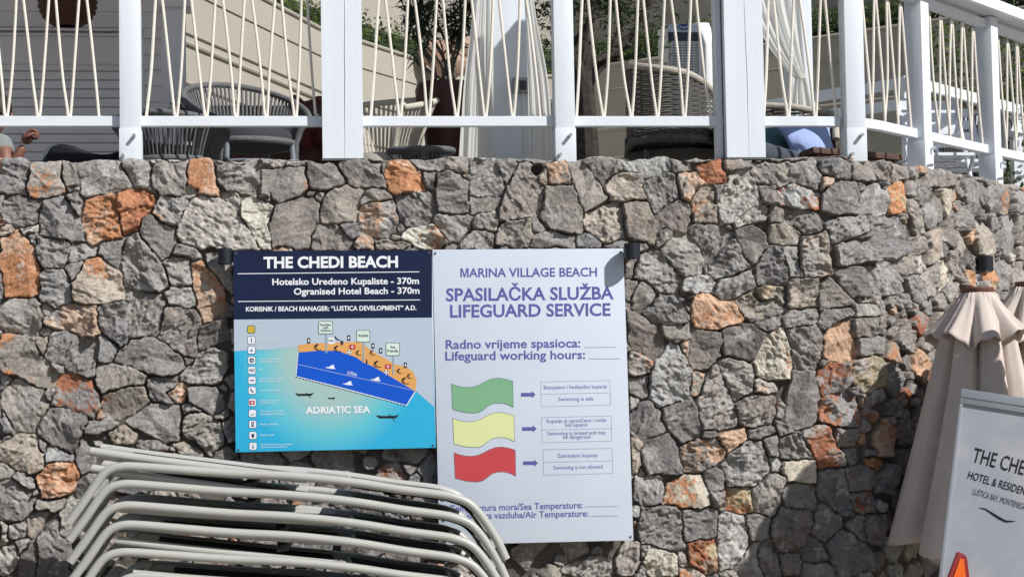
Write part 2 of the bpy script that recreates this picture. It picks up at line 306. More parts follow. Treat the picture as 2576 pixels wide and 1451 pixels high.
# ---------------------------------------------------------------- rubble stone wall
# stone outlines surveyed from the photograph in eight tiles (tile pixels, 3.22 per photo pixel), each with its kind of rock
TILES = {'A': (0, 450), 'B': (700, 450), 'C': (1400, 450), 'D': (2200, 450), 'E': (0, 850), 'F': (1800, 850), 'G': (0, 1240), 'H': (1800, 1240)}
STONES = '''A|D 0,65 240,80 275,120 265,230 245,330 250,390 120,380 0,370|GO 280,100 330,75 560,60 575,130 570,190 620,360 480,390 350,430 270,400 255,340|G 590,80 700,75 740,230 735,300 620,310 580,170|G 630,330 740,310 745,350 630,370|L 725,75 1120,60 1145,130 1225,300 1060,345 830,410 760,370 745,230|G 1160,70 1420,60 1425,310 1290,320 1250,240 1170,130|G 1440,70 1755,65 1750,220 1740,390 1600,390 1430,350|SO 1800,75 1970,70 2030,190 2020,270 2060,400 1900,390 1790,290 1770,150|L 1760,305 1870,340 1850,390 1775,425 1730,400|G 2045,90 2100,70 2440,70 2455,180 2455,350 2330,365 2150,330 2050,240|G 2460,70 2576,60 2576,140 2460,120|D 20,480 80,390 180,400 400,450 390,500 330,600 320,690 120,670 30,620|D 0,380 40,380 30,440 5,500 0,650|D 370,560 420,460 590,410 640,450 700,560 760,640 795,830 640,815 370,760|G 620,390 720,350 760,430 760,540 735,585 640,440|L 190,700 350,680 355,730 220,750|O 820,440 880,400 1030,375 1060,430 1140,790 1010,810 850,870 810,830 785,640 790,540|R 1090,390 1280,335 1420,345 1470,420 1420,510 1340,600 1310,690 1160,765 1140,560|GO 1430,540 1490,420 1570,400 1780,440 1735,530 1690,650 1620,685 1510,630|G 1310,700 1360,600 1400,575 1560,670 1640,700 1645,850 1600,950 1520,1010 1470,960|L 1690,640 1820,430 1920,400 2060,430 2190,470 2270,620 2340,730 2450,900 2200,900 1880,870 1740,840 1680,770|L 2080,380 2220,370 2270,450 2260,560 2190,460 2090,430|P 2280,450 2420,410 2560,470 2576,540 2530,660 2560,900 2450,890 2380,760 2290,590|G 2450,370 2576,340 2576,470 2440,400|T 0,690 100,680 110,750 0,790|O 10,800 170,725 290,880 340,1010 360,1200 350,1320 150,1360 30,1340 0,1200|G 265,760 330,770 320,860 290,850|G 350,790 660,830 655,930 610,1060 480,1070 400,1050 340,920|G 690,840 800,840 900,880 880,960 820,980 650,1030 640,980|G 940,850 1160,810 1140,990 1135,1100 1030,1040 920,930|G 380,1130 440,1090 600,1110 660,1170 665,1380 500,1449 390,1400|G 620,1060 770,1020 770,1070 720,1190 680,1200|TO 770,1080 830,1000 960,980 1080,1090 1145,1130 1140,1250 1165,1350 1000,1390 760,1420 690,1360 690,1210|G 1170,850 1290,760 1400,900 1520,1020 1580,1200 1590,1250 1520,1310 1390,1300 1160,1240 1140,1010|G 1650,870 1760,860 1860,900 1885,970 1840,995 1720,960 1630,940|G 1540,1020 1640,980 1790,990 1800,1240 1650,1250 1590,1190|S 1810,1040 1880,1015 1950,1070 2060,1190 2100,1260 2120,1450 2130,1530 1920,1600 1870,1449 1820,1220|L 1540,1310 1640,1245 1790,1260 1850,1400 1770,1440 1600,1400|G 1170,1280 1330,1300 1510,1320 1550,1400 1540,1560 1490,1700 1220,1740 1200,1560 1190,1350|G 1960,950 2150,930 2190,1060 2190,1300 2110,1220 2060,1160 1960,1060
B|G 200,80 430,70 420,120 320,140 210,120|L 450,80 630,80 600,120 510,130 440,110|GO 220,150 330,140 430,130 620,120 640,250 660,370 560,400 380,450 320,440 250,370 210,340|D 640,100 860,75 930,140 985,270 970,300 700,360 650,290 640,200|G 950,90 1180,65 1330,70 1360,220 1390,310 1050,300 1030,230 940,130|G 1340,90 1390,80 1370,170 1350,160|SO 1400,80 1530,65 1640,110 1720,180 1740,350 1460,375 1410,320 1380,190|G 1630,70 1770,40 2160,50 2165,230 2090,190 1930,150 1730,150|G 1740,170 1830,160 1850,310 1820,340 1760,260|D 1870,200 1930,165 2060,190 2160,250 2165,550 2050,570 1890,550 1870,480|G 2180,60 2420,60 2470,190 2515,330 2480,410 2200,390 2180,240|G 2180,410 2470,420 2450,520 2190,570|G 190,380 260,370 340,440 320,465|G 340,500 700,400 760,480 760,630 700,720 670,890 320,900 300,780 290,700 310,590|G 720,400 800,370 780,450 740,440|T 800,430 900,330 1020,310 1150,360 1140,500 1120,620 1050,640 780,640 770,540|G 1150,420 1260,335 1400,365 1455,420 1330,460 1150,470|D 970,680 1070,640 1130,690 1140,750 1080,795 1010,740|GP 1130,520 1220,470 1450,440 1500,600 1515,770 1390,790 1230,770 1150,740|D 1470,420 1620,375 1840,370 1850,560 1820,650 1590,690 1540,640 1500,520|G 690,760 740,670 900,680 980,740 1080,860 1090,900 680,895|GP 1110,810 1220,765 1250,830 1280,900 1100,895 1080,850|T 1300,840 1460,815 1600,860 1650,895 1310,895|PO 1540,740 1720,680 1810,660 1900,740 1980,830 1980,870 1920,900 1720,890 1530,800|G 1840,620 1890,570 2140,575 2190,610 2170,690 2060,830 1980,840 1900,730|T 2210,640 2280,570 2430,540 2430,720 2300,700 2220,690|G 2110,830 2240,720 2400,770 2390,895 2080,895
C|G 170,70 390,60 330,200 270,290 220,180|G 400,90 500,60 530,200 610,340 600,540 580,590 480,600 220,620 200,540 260,320|T 190,690 300,640 490,610 520,680 510,780 460,890 330,890 180,840|T 590,210 640,150 670,200 640,280 590,250|GP 660,70 840,60 880,190 870,280 700,270 660,180|G 650,320 780,300 900,300 940,440 990,560 980,740 870,750 680,710 570,640 620,520|G 870,80 980,60 1080,180 1220,410 1150,470 1010,530 980,480 930,310 880,190|G 1000,60 1370,50 1360,150 1260,210 1200,280 1110,220|L 1390,70 1810,50 1825,150 1700,190 1590,215 1490,170 1380,110|T 1240,240 1380,180 1530,190 1560,290 1560,420 1430,440 1250,420 1200,320|G 1610,260 1830,180 1890,260 1905,400 1760,490 1700,560 1620,440 1560,330|G 1820,70 2020,60 2000,160 1850,160|LO 1890,190 1980,140 2080,200 2120,280 2060,360 2000,440 1920,420 1880,290|GR 2060,100 2150,60 2310,60 2330,160 2340,260 2200,280 2100,220|TO 2090,320 2160,280 2230,330 2230,450 2270,560 2280,630 2190,670 2060,630 2030,520 2030,430|G 2250,310 2310,300 2300,420 2250,460|T 2330,60 2576,40 2576,120 2420,150 2340,150|L 2370,250 2420,160 2540,140 2600,250 2640,400 2740,530 2700,620 2400,690 2290,660 2260,560 2310,380|T 1010,580 1320,460 1370,540 1390,720 1390,790 1240,840 1170,810 1050,720 990,650|T 1390,480 1480,450 1600,480 1650,620 1680,700 1670,850 1530,800 1440,790 1400,650|D 1680,600 1760,500 1920,430 2000,500 1990,650 1960,730 1900,720 1780,690 1690,720|G 550,720 720,740 910,770 920,890 560,890 490,880|G 950,770 1010,760 1150,820 1150,890 940,890|G 1220,870 1330,820 1410,840 1380,890|G 1690,840 1760,700 1820,720 1830,800 1700,890|G 2020,660 2200,670 2410,730 2390,800 2220,1000 2180,1010 2030,760|T 1720,910 1860,740 1960,760 2060,850 2130,970 2160,1080 2130,1130 1920,1150 1820,1010|G 1480,1060 1570,930 1690,910 1800,1030 1930,1140 1910,1250 1840,1320 1690,1290 1480,1150|G 2160,1080 2280,960 2400,810 2480,920 2560,1050 2560,1080 2250,1180 2180,1130|G 2430,720 2580,690 2700,760 2740,890 2680,1000 2576,1040 2520,940|L 1950,1190 2120,1145 2260,1210 2230,1300 2040,1310 1930,1280|G 2270,1210 2560,1100 2620,1260 2430,1350 2300,1390 2250,1290|T 1510,1240 1570,1200 1670,1280 1690,1340 1640,1449 1480,1449 1450,1390|T 1400,1200 1490,1220 1460,1330 1420,1400 1395,1380|G 1400,920 1480,930 1500,1020 1440,1160 1400,1170|G 1880,1320 2010,1310 2050,1350 2000,1449 1900,1400
D|T 15,80 60,60 350,70 355,190 330,300 200,280 60,240 20,170|G 370,90 480,60 600,70 650,190 670,280 610,340 480,300 350,230|G 650,90 900,60 930,130 920,230 830,230 720,190 660,160|G 950,80 1110,50 1150,100 1190,240 1050,250 950,220|G 1180,110 1320,45 1370,130 1360,260 1290,260 1190,230 1170,160|G 1390,60 1490,90 1500,230 1410,240 1380,180|G 1500,90 1570,90 1590,200 1560,250 1500,230|TO 1600,130 1700,140 1650,200 1600,180|G 1640,220 1720,150 1810,170 1810,300 1690,290 1600,270|G 1830,180 1960,200 1990,330 1920,320 1850,300|D 90,330 210,300 240,400 230,470 130,450|LR 260,350 410,290 560,330 670,400 640,530 500,520 290,460|G 700,350 830,260 1000,280 1040,370 1010,560 860,580 690,530 680,440|LO 680,250 780,230 760,290 690,340 660,300|L 1040,390 1180,280 1300,310 1320,450 1310,560 1180,590 1050,560|OT 1320,340 1440,260 1470,300 1460,530 1340,570 1330,450|G 1480,260 1640,290 1690,350 1640,500 1560,420 1490,380|G 180,530 220,490 310,540 300,640 190,650|G 330,510 650,560 680,680 660,730 500,750 430,690 320,620|T 190,680 300,650 420,690 485,760 450,860 310,870 200,830|G 700,660 900,590 1120,600 1120,720 1000,790 770,840 750,760|D 1170,620 1270,580 1430,600 1450,800 1490,950 1350,1000 1260,970 1190,850 1170,720|G 830,880 870,840 1150,800 1220,1000 1100,1000 950,1060 840,1060|D 1020,800 1130,740 1170,780 1080,800|T 500,790 720,740 750,1130 620,1160 520,1150 470,1060 470,860|D 70,1080 80,950 180,880 280,890 340,1120 360,1200 290,1240 70,1230|L 310,910 350,870 440,880 460,1050 490,1150 360,1160 330,1040|TY 10,1330 150,1230 300,1270 310,1449 10,1480|T 370,1210 630,1190 640,1330 620,1449 360,1480 370,1330|G 680,1240 740,1180 840,1290 970,1400 980,1449 650,1480 660,1330|D 790,1090 1060,1080 1100,1160 1130,1290 1080,1350 960,1350 880,1240|G 1110,1100 1380,1010 1400,1080 1420,1290 1380,1330 1150,1320 1110,1200|TO 1500,440 1570,440 1610,600 1610,680 1560,750 1530,640 1500,540|G 1630,450 1740,520 1730,680 1680,700 1640,620|T 1740,400 1810,480 1830,620 1790,640 1740,560|P 1790,340 1860,360 1860,560 1830,590 1800,470|G 1880,500 1920,490 1950,680 1960,860 1880,880 1810,810 1830,680|G 1940,470 2010,430 2080,620 2070,740 1960,700|G 2010,270 2150,260 2170,430 2160,600 2090,640 2050,480 2010,400|GO 2170,270 2220,290 2220,480 2170,450|G 2240,290 2370,300 2380,520 2300,600 2240,480|TO 2380,320 2440,340 2440,560 2380,560|G 2450,340 2576,360 2576,560 2460,560|T 2100,650 2200,640 2280,850 2280,960 2170,940 2100,800|G 2250,640 2350,610 2390,800 2390,900 2310,880|G 2390,600 2500,580 2500,930 2420,930|T 2510,600 2576,580 2576,840 2510,820|T 1960,730 2060,740 2060,900 2010,1010 1960,880|T 1670,760 1790,720 1800,960 1680,1040 1690,900|G 1530,800 1640,760 1680,900 1640,950 1540,960|T 1390,1010 1510,930 1560,1100 1450,1150 1410,1080|L 1570,970 1650,960 1670,1080 1590,1140|P 1790,1010 1870,1020 1880,1120 1840,1280 1780,1270|G 1620,1170 1780,1030 1770,1290 1700,1340 1640,1330|G 1450,1180 1600,1160 1640,1370 1560,1410 1490,1300|GO 1880,930 1970,900 2000,1100 1990,1230 1900,1150|OT 2020,1120 2120,1090 2120,1250 2040,1250|OT 2240,1130 2350,1090 2350,1290 2240,1260|L 2120,1130 2200,1130 2190,1210 2130,1250|G 2200,980 2330,950 2330,1090 2240,1110|G 2350,1000 2480,1010 2480,1290 2370,1290|GO 2490,1110 2576,1080 2576,1260 2500,1240|L 2420,940 2490,950 2490,1060 2430,1030|G 1830,1300 1900,1110 1960,1220 1950,1370 1880,1390|G 1640,1380 1740,1370 1760,1449 1640,1449|G 1760,1370 1830,1300 1860,1400 1840,1449 1770,1449|T 1000,1370 1230,1340 1230,1449 1010,1449|G 1250,1380 1390,1340 1400,1449 1250,1449|G 1410,1340 1480,1320 1530,1449 1420,1449
E|T 10,170 140,80 330,90 390,190 380,330 340,420 260,420 120,390 10,370|GS 430,250 540,190 700,140 910,160 920,420 860,430 640,370 430,350|D 940,160 1190,120 1195,400 1190,520 1130,510 1010,420 930,340|D 1520,310 1560,170 1640,180 1840,200 1890,320 1840,480 1850,620 1800,630 1650,560 1490,430|D 1890,350 2130,260 2150,460 1990,510 1870,570 1870,440|TO 0,400 160,430 320,450 390,640 540,780 500,900 340,900 180,800 40,770 0,740|T 340,450 430,460 430,560 400,600 350,540|G 430,600 490,400 620,380 720,440 920,480 890,810 830,830 600,710 430,640|G 930,440 1010,460 1100,540 1070,640 1010,700 910,680|G 1080,660 1140,560 1250,480 1400,440 1560,520 1720,650 1730,720 1640,800 1400,780 1260,720|L 1700,820 1790,720 1860,610 2000,550 2140,610 2130,740 2090,890 1870,880 1700,860|D 1740,640 1820,640 1790,690 1750,700|L 490,710 580,720 570,780 540,780|GR 500,1000 550,820 640,800 840,840 900,960 950,1100 890,1200 740,1140 500,1060|TR 890,780 900,700 1040,690 1220,740 1370,810 1330,880 1150,920 960,960|TR 960,1000 1130,930 1340,910 1390,990 1390,1070 1250,1160 1100,1200 960,1150|D 1400,860 1480,830 1660,820 1680,880 1570,960 1640,1060 1450,1060 1410,990|S 1570,970 1720,880 1755,900 1720,1060 1650,1060|T 20,960 170,830 280,890 410,960 450,1020 430,1150 370,1240 310,1330 150,1340 100,1250 20,1110|G 0,1150 20,1140 110,1300 90,1400 0,1449|D 350,1250 470,1130 600,1120 790,1200 800,1260 740,1449 660,1520 500,1449 320,1310|G 800,1350 840,1260 1010,1220 1090,1260 1040,1300 900,1360|G 1200,1240 1420,1080 1690,1090 1700,1300 1670,1410 1560,1420 1370,1330|G 1780,930 1900,900 2090,930 2100,1100 2060,1180 1960,1150 1800,1060|T 1730,1200 1830,1140 1960,1170 2090,1250 2090,1500 2000,1560 1860,1400 1740,1360|T 1030,1360 1170,1290 1290,1370 1270,1440 1080,1440|G 790,1370 950,1370 1030,1440 780,1500|G 0,770 80,840 30,920 0,930|G 400,970 500,930 470,1030 440,1000|G 1720,1100 1800,1080 1900,1130 1730,1190
F|D 120,190 250,260 430,330 480,590 380,640 310,620 130,550|G 290,210 400,50 560,40 640,130 690,230 680,310 540,320 370,290|D 590,30 730,20 740,130 710,210 670,150|SO 740,60 850,30 970,100 1130,110 1210,270 1180,310 950,350 770,330 730,240|T 1150,90 1280,20 1590,0 1590,230 1450,250 1330,310 1250,240 1190,200|T 460,350 690,320 710,460 580,480 490,430|G 730,380 1000,410 1010,620 880,720 750,750 710,660|D 1030,390 1100,340 1310,330 1420,410 1380,500 1320,650 1200,640 1020,600|G 1330,310 1580,240 1580,330 1500,390 1400,370|PO 1390,560 1450,420 1580,340 1660,530 1680,700 1640,820 1450,850 1350,790 1330,690|D 1640,370 1900,330 1960,480 1950,720 1740,750 1680,630|S 1990,460 2080,330 2220,270 2270,430 2310,640 2140,690 1980,640|G 2320,460 2576,430 2576,620 2320,610|T 2270,100 2500,60 2500,240 2290,240|G 2260,270 2490,260 2470,430 2340,440 2280,400|G 2510,100 2576,80 2576,420 2490,400|G 1630,170 1900,160 1910,290 1870,330 1640,360 1600,280|G 1960,160 2230,140 2280,210 2120,290 1990,350 1930,330|TO 130,560 260,580 350,690 330,780 200,830 140,800|L 380,700 460,590 560,500 640,570 730,760 700,1030 580,1060 440,1090 340,1010 330,880|LO 640,500 700,480 700,640 650,590|LO 730,800 780,770 860,800 820,990 720,990|G 850,870 950,700 1030,830 1100,990 1160,1180 1150,1260 960,1320 840,1310 800,1200 800,1040|G 980,650 1130,630 1310,730 1310,920 1280,990 1130,1050 1090,950|LO 1330,850 1510,870 1530,950 1450,990 1340,960|G 1150,1080 1280,990 1490,990 1510,1180 1480,1260 1280,1300 1190,1240|G 1640,1000 1700,770 1870,770 1930,1000 1910,1200 1870,1260 1720,1310 1600,1200|GO 1550,1040 1620,1090 1610,1200 1550,1190|LR 1930,780 2010,690 2220,680 2220,840 2170,940 1960,990 1930,870|TY 2230,720 2480,590 2570,680 2570,900 2400,960 2280,920 2220,800|GR 1930,1080 2000,1000 2250,980 2360,1130 2350,1280 2120,1290 1920,1210|GO 2350,990 2400,970 2440,1150 2390,1190 2350,1100|L 2430,950 2576,920 2576,1020 2450,1070|G 140,820 320,800 320,1010 240,1010 150,960|D 160,1140 330,1030 430,1160 480,1330 330,1380 270,1410 150,1290|D 470,1110 720,1030 790,1130 820,1370 640,1420 520,1330 460,1200|L 150,1010 230,1010 210,1110 150,1140|D 840,1330 960,1320 960,1390 840,1390|G 1260,1310 1500,1290 1520,1370 1400,1390 1270,1390|G 1540,1240 1620,1270 1690,1340 1550,1380|G 2320,1230 2430,1180 2420,1320 2340,1350|S 2320,1350 2380,1360 2370,1449 2310,1440
G|TO 0,190 170,100 320,110 400,290 410,420 280,470 180,450 60,370 0,340|L 430,240 520,225 690,320 670,360 440,365|SO 350,560 400,420 520,370 720,380 720,560 680,640 500,710 340,690|G 710,260 770,130 900,110 990,110 1030,180 900,190 870,230 880,440 780,470 720,390|T 0,370 60,390 130,460 100,510 0,530|T 120,500 230,470 330,560 330,640 260,610|D 0,540 80,530 250,630 320,700 310,800 260,870 170,930 0,900|T 340,730 600,710 590,800 520,820 330,790|D 730,560 830,470 910,480 870,580 780,690 730,680|T 570,870 690,660 740,720 680,880 650,1000 720,1080 640,1100 560,1020|T 80,980 170,930 240,960 240,1060 90,1080|T 0,950 50,980 60,1110 0,1160|T 260,900 440,820 330,1080 250,1060|G 160,1120 260,1110 180,1250|T 0,1190 150,1150 170,1280 60,1449 0,1449|D 190,1240 330,1100 350,1250 330,1449 190,1449|D 360,1080 550,900 560,1080 660,1120 660,1449 360,1449|G 340,160 420,200 420,270 360,260|G 1290,190 1450,160 1640,260 1620,280 1300,250|T 1650,210 1730,190 1900,300 1880,320 1680,270|G 0,10 110,90 100,110 0,180
H|D 260,250 330,200 510,100 590,190 640,470 300,475|T 160,100 250,170 255,290 240,430 180,470|SG 620,240 790,160 960,140 1060,250 1060,310 850,440 660,440 640,340|S 990,120 1230,55 1250,140 1170,240 1090,280 1030,220|L 1040,390 1120,270 1260,160 1380,190 1470,390 1460,480 1300,590 1070,580 1060,470|D 1400,140 1540,100 1545,320 1480,310 1430,210|G 1560,150 1730,90 1880,330 1570,330|L 1480,340 1570,350 1570,440 1490,460|P 1600,370 1900,340 1920,460 1900,570 1650,530 1580,440|LR 1780,110 1900,20 2020,40 2060,150 2190,370 2130,400 1940,430 1910,330 1840,220|G 2110,50 2310,60 2300,220 2140,230 2110,150|D 2170,250 2280,240 2270,390 2210,370|D 850,460 950,420 1040,480 1040,610 910,640 870,560|PO 500,600 620,500 790,490 860,570 920,750 800,790 600,790 470,740|G 200,500 440,490 470,640 440,750 280,780 190,700|D 910,660 1030,640 1050,820 950,800 920,720|OT 1070,610 1280,610 1300,830 1230,860 1050,810|G 1310,620 1400,520 1500,480 1600,520 1560,720 1530,860 1470,870 1310,820|G 1600,610 1700,570 1890,570 1900,790 1870,820 1640,780 1580,710|D 1930,460 2150,430 2200,620 2240,820 2210,860 2100,840 1950,720 1920,600|D 2180,440 2300,400 2470,420 2480,620 2230,640 2190,520|GR 2230,650 2460,650 2480,840 2260,840|G 250,800 590,770 620,850 660,1180 560,1200 420,1160 250,1100 240,920|D 640,820 960,810 970,950 960,1070 840,1090 660,1100 650,980|L 990,900 1050,840 1220,860 1280,1120 1200,1240 1110,1380 1000,1410 990,1150 970,1010|G 1250,880 1380,870 1470,900 1460,1070 1290,1110|D 1500,900 1570,800 1860,820 1870,960 1780,1160 1620,1210 1540,1190 1490,1050|D 1900,870 1960,750 2140,880 2140,980 2020,1110 1950,1110 1880,1010|D 2200,950 2300,870 2370,880 2370,1100 2300,1080|D 2390,860 2576,870 2576,1140 2400,1110|D 1780,1190 1850,1060 1960,1130 2030,1260 1900,1310 1790,1280|L 1140,1340 1280,1190 1410,1090 1350,1250 1410,1449 1150,1449|D 1570,1240 1760,1240 1760,1430 1600,1430|G 60,1190 110,1120 230,1130 240,1420 70,1410 0,1370|P 280,1300 310,1160 600,1230 600,1430 280,1430|L 600,1230 680,1200 690,1330 620,1340|RT 700,1130 950,1100 980,1200 980,1400 920,1430 720,1330|TO 620,1390 760,1360 840,1449 610,1449|D 1380,1140 1470,1090 1550,1240 1580,1449 1420,1449 1360,1290|D 1780,1340 1960,1310 2080,1360 2110,1449 1780,1449|D 2000,1140 2130,1010 2250,1040 2360,1140 2480,1290 2480,1380 2300,1400 2130,1449 2080,1320|G 250,1160 300,1150 270,1280 250,1280'''
# kinds: base colour, patch colour, patch cover (0..1)
GREY, DARK, LIGHT = (.288, .270, .256), (.222, .205, .197), (.395, .38, .36)
TAN, CREAM, ORNG, RUST, SALM, YEL = (.355, .318, .278), (.58, .54, .455), (.47, .23, .125), (.36, .155, .09), (.52, .36, .26), (.44, .36, .24)
KIND = {'G': (GREY, DARK, .3), 'D': (DARK, GREY, .3), 'L': (LIGHT, GREY, .3), 'T': (TAN, GREY, .4), 'P': (CREAM, LIGHT, .25), 'O': (ORNG, SALM, .35), 'R': (RUST, ORNG, .3),
        'S': (SALM, ORNG, .25), 'GO': (GREY, ORNG, .28), 'GP': (GREY, SALM, .5), 'GR': (GREY, RUST, .5), 'GS': (SALM, GREY, .4), 'LO': (LIGHT, SALM, .4), 'LR': (LIGHT, RUST, .55),
        'TO': (TAN, ORNG, .33), 'TR': (TAN, RUST, .25), 'TY': (YEL, TAN, .45), 'PO': (CREAM, ORNG, .25), 'SO': (SALM, ORNG, .6), 'SR': (SALM, RUST, .5), 'SG': (SALM, DARK, .38), 'OT': (ORNG, YEL, .4), 'RT': (RUST, YEL, .35)}
rng = np.random.default_rng(5)
polys, kinds = [], []                                   # outlines in (arc length, height), rock kinds
for row in STONES.split('\n'):
    q = row.split('|'); tx0, ty0 = TILES[q[0]]
    for st_ in q[1:]:
        k, *pp = st_.split(); pg = []
        for p in pp:
            x, y = [float(c_) for c_ in p.split(',')]; pg.append(wall_hit((tx0+x/3.22)*W/3000, (ty0+y/3.22)*W/3000))
        polys.append(np.array(pg)); kinds.append(k)
SA, SB, ZA = -4.3, 6.0, -.05
def ell(pg): lo, hi = pg.min(0), pg.max(0); return [*((lo+hi)/2), *np.maximum((hi-lo)/2, .015)]
S0 = np.array([ell(p) for p in polys])
fill = ['G']*6+['D']*5+['L']*2+['T']*3+['TO', 'GO', 'S', 'O', 'GR']
def inside(pg, s, z):
    x, y = pg[:, 0], pg[:, 1]; x2, y2 = np.roll(x, -1), np.roll(y, -1); c_ = ((y > z) != (y2 > z)) & (s < (x2-x)*(z-y)/(y2-y+1e-12)+x); return c_.sum() % 2 == 1
for rad, tries, thr in ((.105, 5000, .93), (.075, 5000, .90), (.045, 5000, .88), (.028, 5000, .90)):
    for _ in range(tries):
        s = rng.uniform(SA-.1, SB+.1); z = rng.uniform(ZA, ZT+.0); a = rad*rng.uniform(.85, 1.35); b = min(rad*rng.uniform(.75, 1.1), max(.02, ZT+.01-z))
        q = np.sqrt(((S0[:, 0]-s)/(S0[:, 2]+a))**2+((S0[:, 1]-z)/(S0[:, 3]+b))**2)
        if q.min() > thr:
            n_ = rng.integers(4, 7); an = np.sort((np.arange(n_)+rng.uniform(-.28, .28, n_))*2*np.pi/n_+rng.uniform(0, 6.28)); rr_ = rng.uniform(.85, 1.25, n_)
            polys.append(np.stack([s+a*rr_*np.cos(an), z+b*rr_*np.sin(an)], 1)); S0 = np.vstack([S0, [s, z, a, b]]); kinds.append(fill[rng.integers(len(fill))])
NS = len(polys)
def lat(u, v, sc_, seed):                              # smooth value noise, -1..1
    u = u/sc_+1000; v = v/sc_+1000; iu = np.floor(u).astype(np.int64); iv = np.floor(v).astype(np.int64); fu = u-iu; fv = v-iv
    fu = fu*fu*(3-2*fu); fv = fv*fv*(3-2*fv)
    def h(a, b):
        x = (a*374761393+b*668265263+seed*1442695041) & 0xffffffff; x = ((x ^ (x >> 13))*1274126177) & 0xffffffff
        return ((x ^ (x >> 16)) & 0xffff)/32767.5-1
    return (h(iu, iv)*(1-fu)+h(iu+1, iv)*fu)*(1-fv)+(h(iu, iv+1)*(1-fu)+h(iu+1, iv+1)*fu)*fv
DS = .0045
us = np.arange(SA, SB, DS); vz = np.arange(ZA, ZT+.0001, DS); NU, NV = len(us), len(vz)
U, V = np.meshgrid(us, vz)
wu = U+.004*lat(U, V, .06, 1)+.0045*lat(U, V, .028, 2)+.0025*lat(U, V, .012, 5); wv = V+.004*lat(U, V, .06, 3)+.0045*lat(U, V, .028, 4)+.0025*lat(U, V, .012, 6)
b1 = np.full(U.shape, .5); b2 = np.full(U.shape, .5); i1 = np.zeros(U.shape, int)
for k, pg in enumerate(polys):                          # signed distance to each outline; the joint runs midway between neighbours
    (sa0, za0), (sb0, zb0) = pg.min(0)-.07, pg.max(0)+.07
    w_ = (slice(max(0, int((za0-ZA)/DS)), max(0, min(NV, int((zb0-ZA)/DS)+1))), slice(max(0, int((sa0-SA)/DS)), max(0, min(NU, int((sb0-SA)/DS)+1))))
    x, y = wu[w_], wv[w_]
    if x.size == 0: continue
    d2_ = np.full(x.shape, 9.0); ins = np.zeros(x.shape, bool)
    for (ax, ay), (bx, by) in zip(pg, np.roll(pg, -1, 0)):
        ex_, ey_ = bx-ax, by-ay; h_ = np.clip(((x-ax)*ex_+(y-ay)*ey_)/(ex_*ex_+ey_*ey_+1e-12), 0, 1)
        np.minimum(d2_, (x-ax-h_*ex_)**2+(y-ay-h_*ey_)**2, out=d2_); ins ^= ((ay > y) != (by > y)) & (x < ex_*(y-ay)/(ey_+1e-12)+ax)
    d = np.sqrt(d2_); d = np.where(ins, -d, d)
    B1, B2, I1 = b1[w_], b2[w_], i1[w_]; c1 = d < B1; c2 = (~c1) & (d < B2)
    B2[c1] = B1[c1]; B1[c1] = d[c1]; I1[c1] = k; B2[c2] = d[c2]
e = np.minimum((b2-b1)/2, .013-b1)
e = e+.0025*lat(U, V, .02, 9)
du, dv = U-S0[i1, 0], V-S0[i1, 1]
def planes(n_, gmax, c_hi):
    f_ = np.full(U.shape, 9.0)
    for k in range(n_):
        an = rng.uniform(0, 2*np.pi, NS); gm = rng.uniform(.05, gmax, NS); c0 = rng.uniform(.0, c_hi, NS); ox = rng.uniform(-.35, .35, NS)*S0[:, 2]; oy = rng.uniform(-.35, .35, NS)*S0[:, 3]
        f_ = np.minimum(f_, c0[i1]+(gm*np.cos(an))[i1]*(du-ox[i1])+(gm*np.sin(an))[i1]*(dv-oy[i1]))
    return f_
facet = np.maximum(np.maximum(planes(3, .62, .018), planes(3, .62, .018)-.006), planes(2, .45, .006)-.016)
facet = np.clip(facet, -.03, .045)
hgt = rng.uniform(-.014, .013, NS)[i1]+.9*facet
sa = rng.uniform(-1, 1, NS)[i1]*1.2; ru = du*np.cos(sa)+dv*np.sin(sa); rv = -du*np.sin(sa)+dv*np.cos(sa)
rough = rng.uniform(.25, 1.45, NS)[i1]
crk = lat(ru+i1*.77, rv*1.7, .07, 12)+.5*lat(ru, rv*2, .03, 18)
hgt += rough*(.0035*lat(ru+i1*.37, rv, .055, 11)+.006*np.clip(crk*4, -1, 1)+.0022*lat(U, V, .02, 13)-.0045*np.abs(lat(ru, rv*2.6, .030, 14))+.0026*lat(U, V, .0105, 15))+.0011*lat(U, V, .0068, 23)
jw = .0012+.0024*lat(U, V, .13, 51); t = np.clip((e-jw)/.0048, 0, 1); edge = t*t*(3-2*t)
joint = -.036+.006*lat(U, V, .04, 17)
hgt = joint+(hgt-joint)*(edge**.6)
hole = np.zeros(U.shape, bool)                         # missing stones
for px, py, pr in ((1400+565/3.22, 450+150/3.22, .036), (1400+2440/3.22, 450+262/3.22, .020)):
    s, z = wall_hit(px*W/3000, py*W/3000); q = np.hypot(U-s, V-z)+.006*lat(U, V, .03, 19); dd = np.clip((pr-q)/.012, 0, 1); hgt -= dd*.07
xx, yy, ph = path(U)
tp = (V-(ZT-.05)).clip(0)/.05                           # rounded, uneven coping edge
hz = V+np.where(V > ZT-.10, (V-(ZT-.10))/.10*(.013*lat(U, V*0, .16, 21)+.006*lat(U, V*0, .05, 22)), 0)
hgt -= .014*tp**3
X = xx+hgt*np.sin(ph); Y = yy-hgt*np.cos(ph)
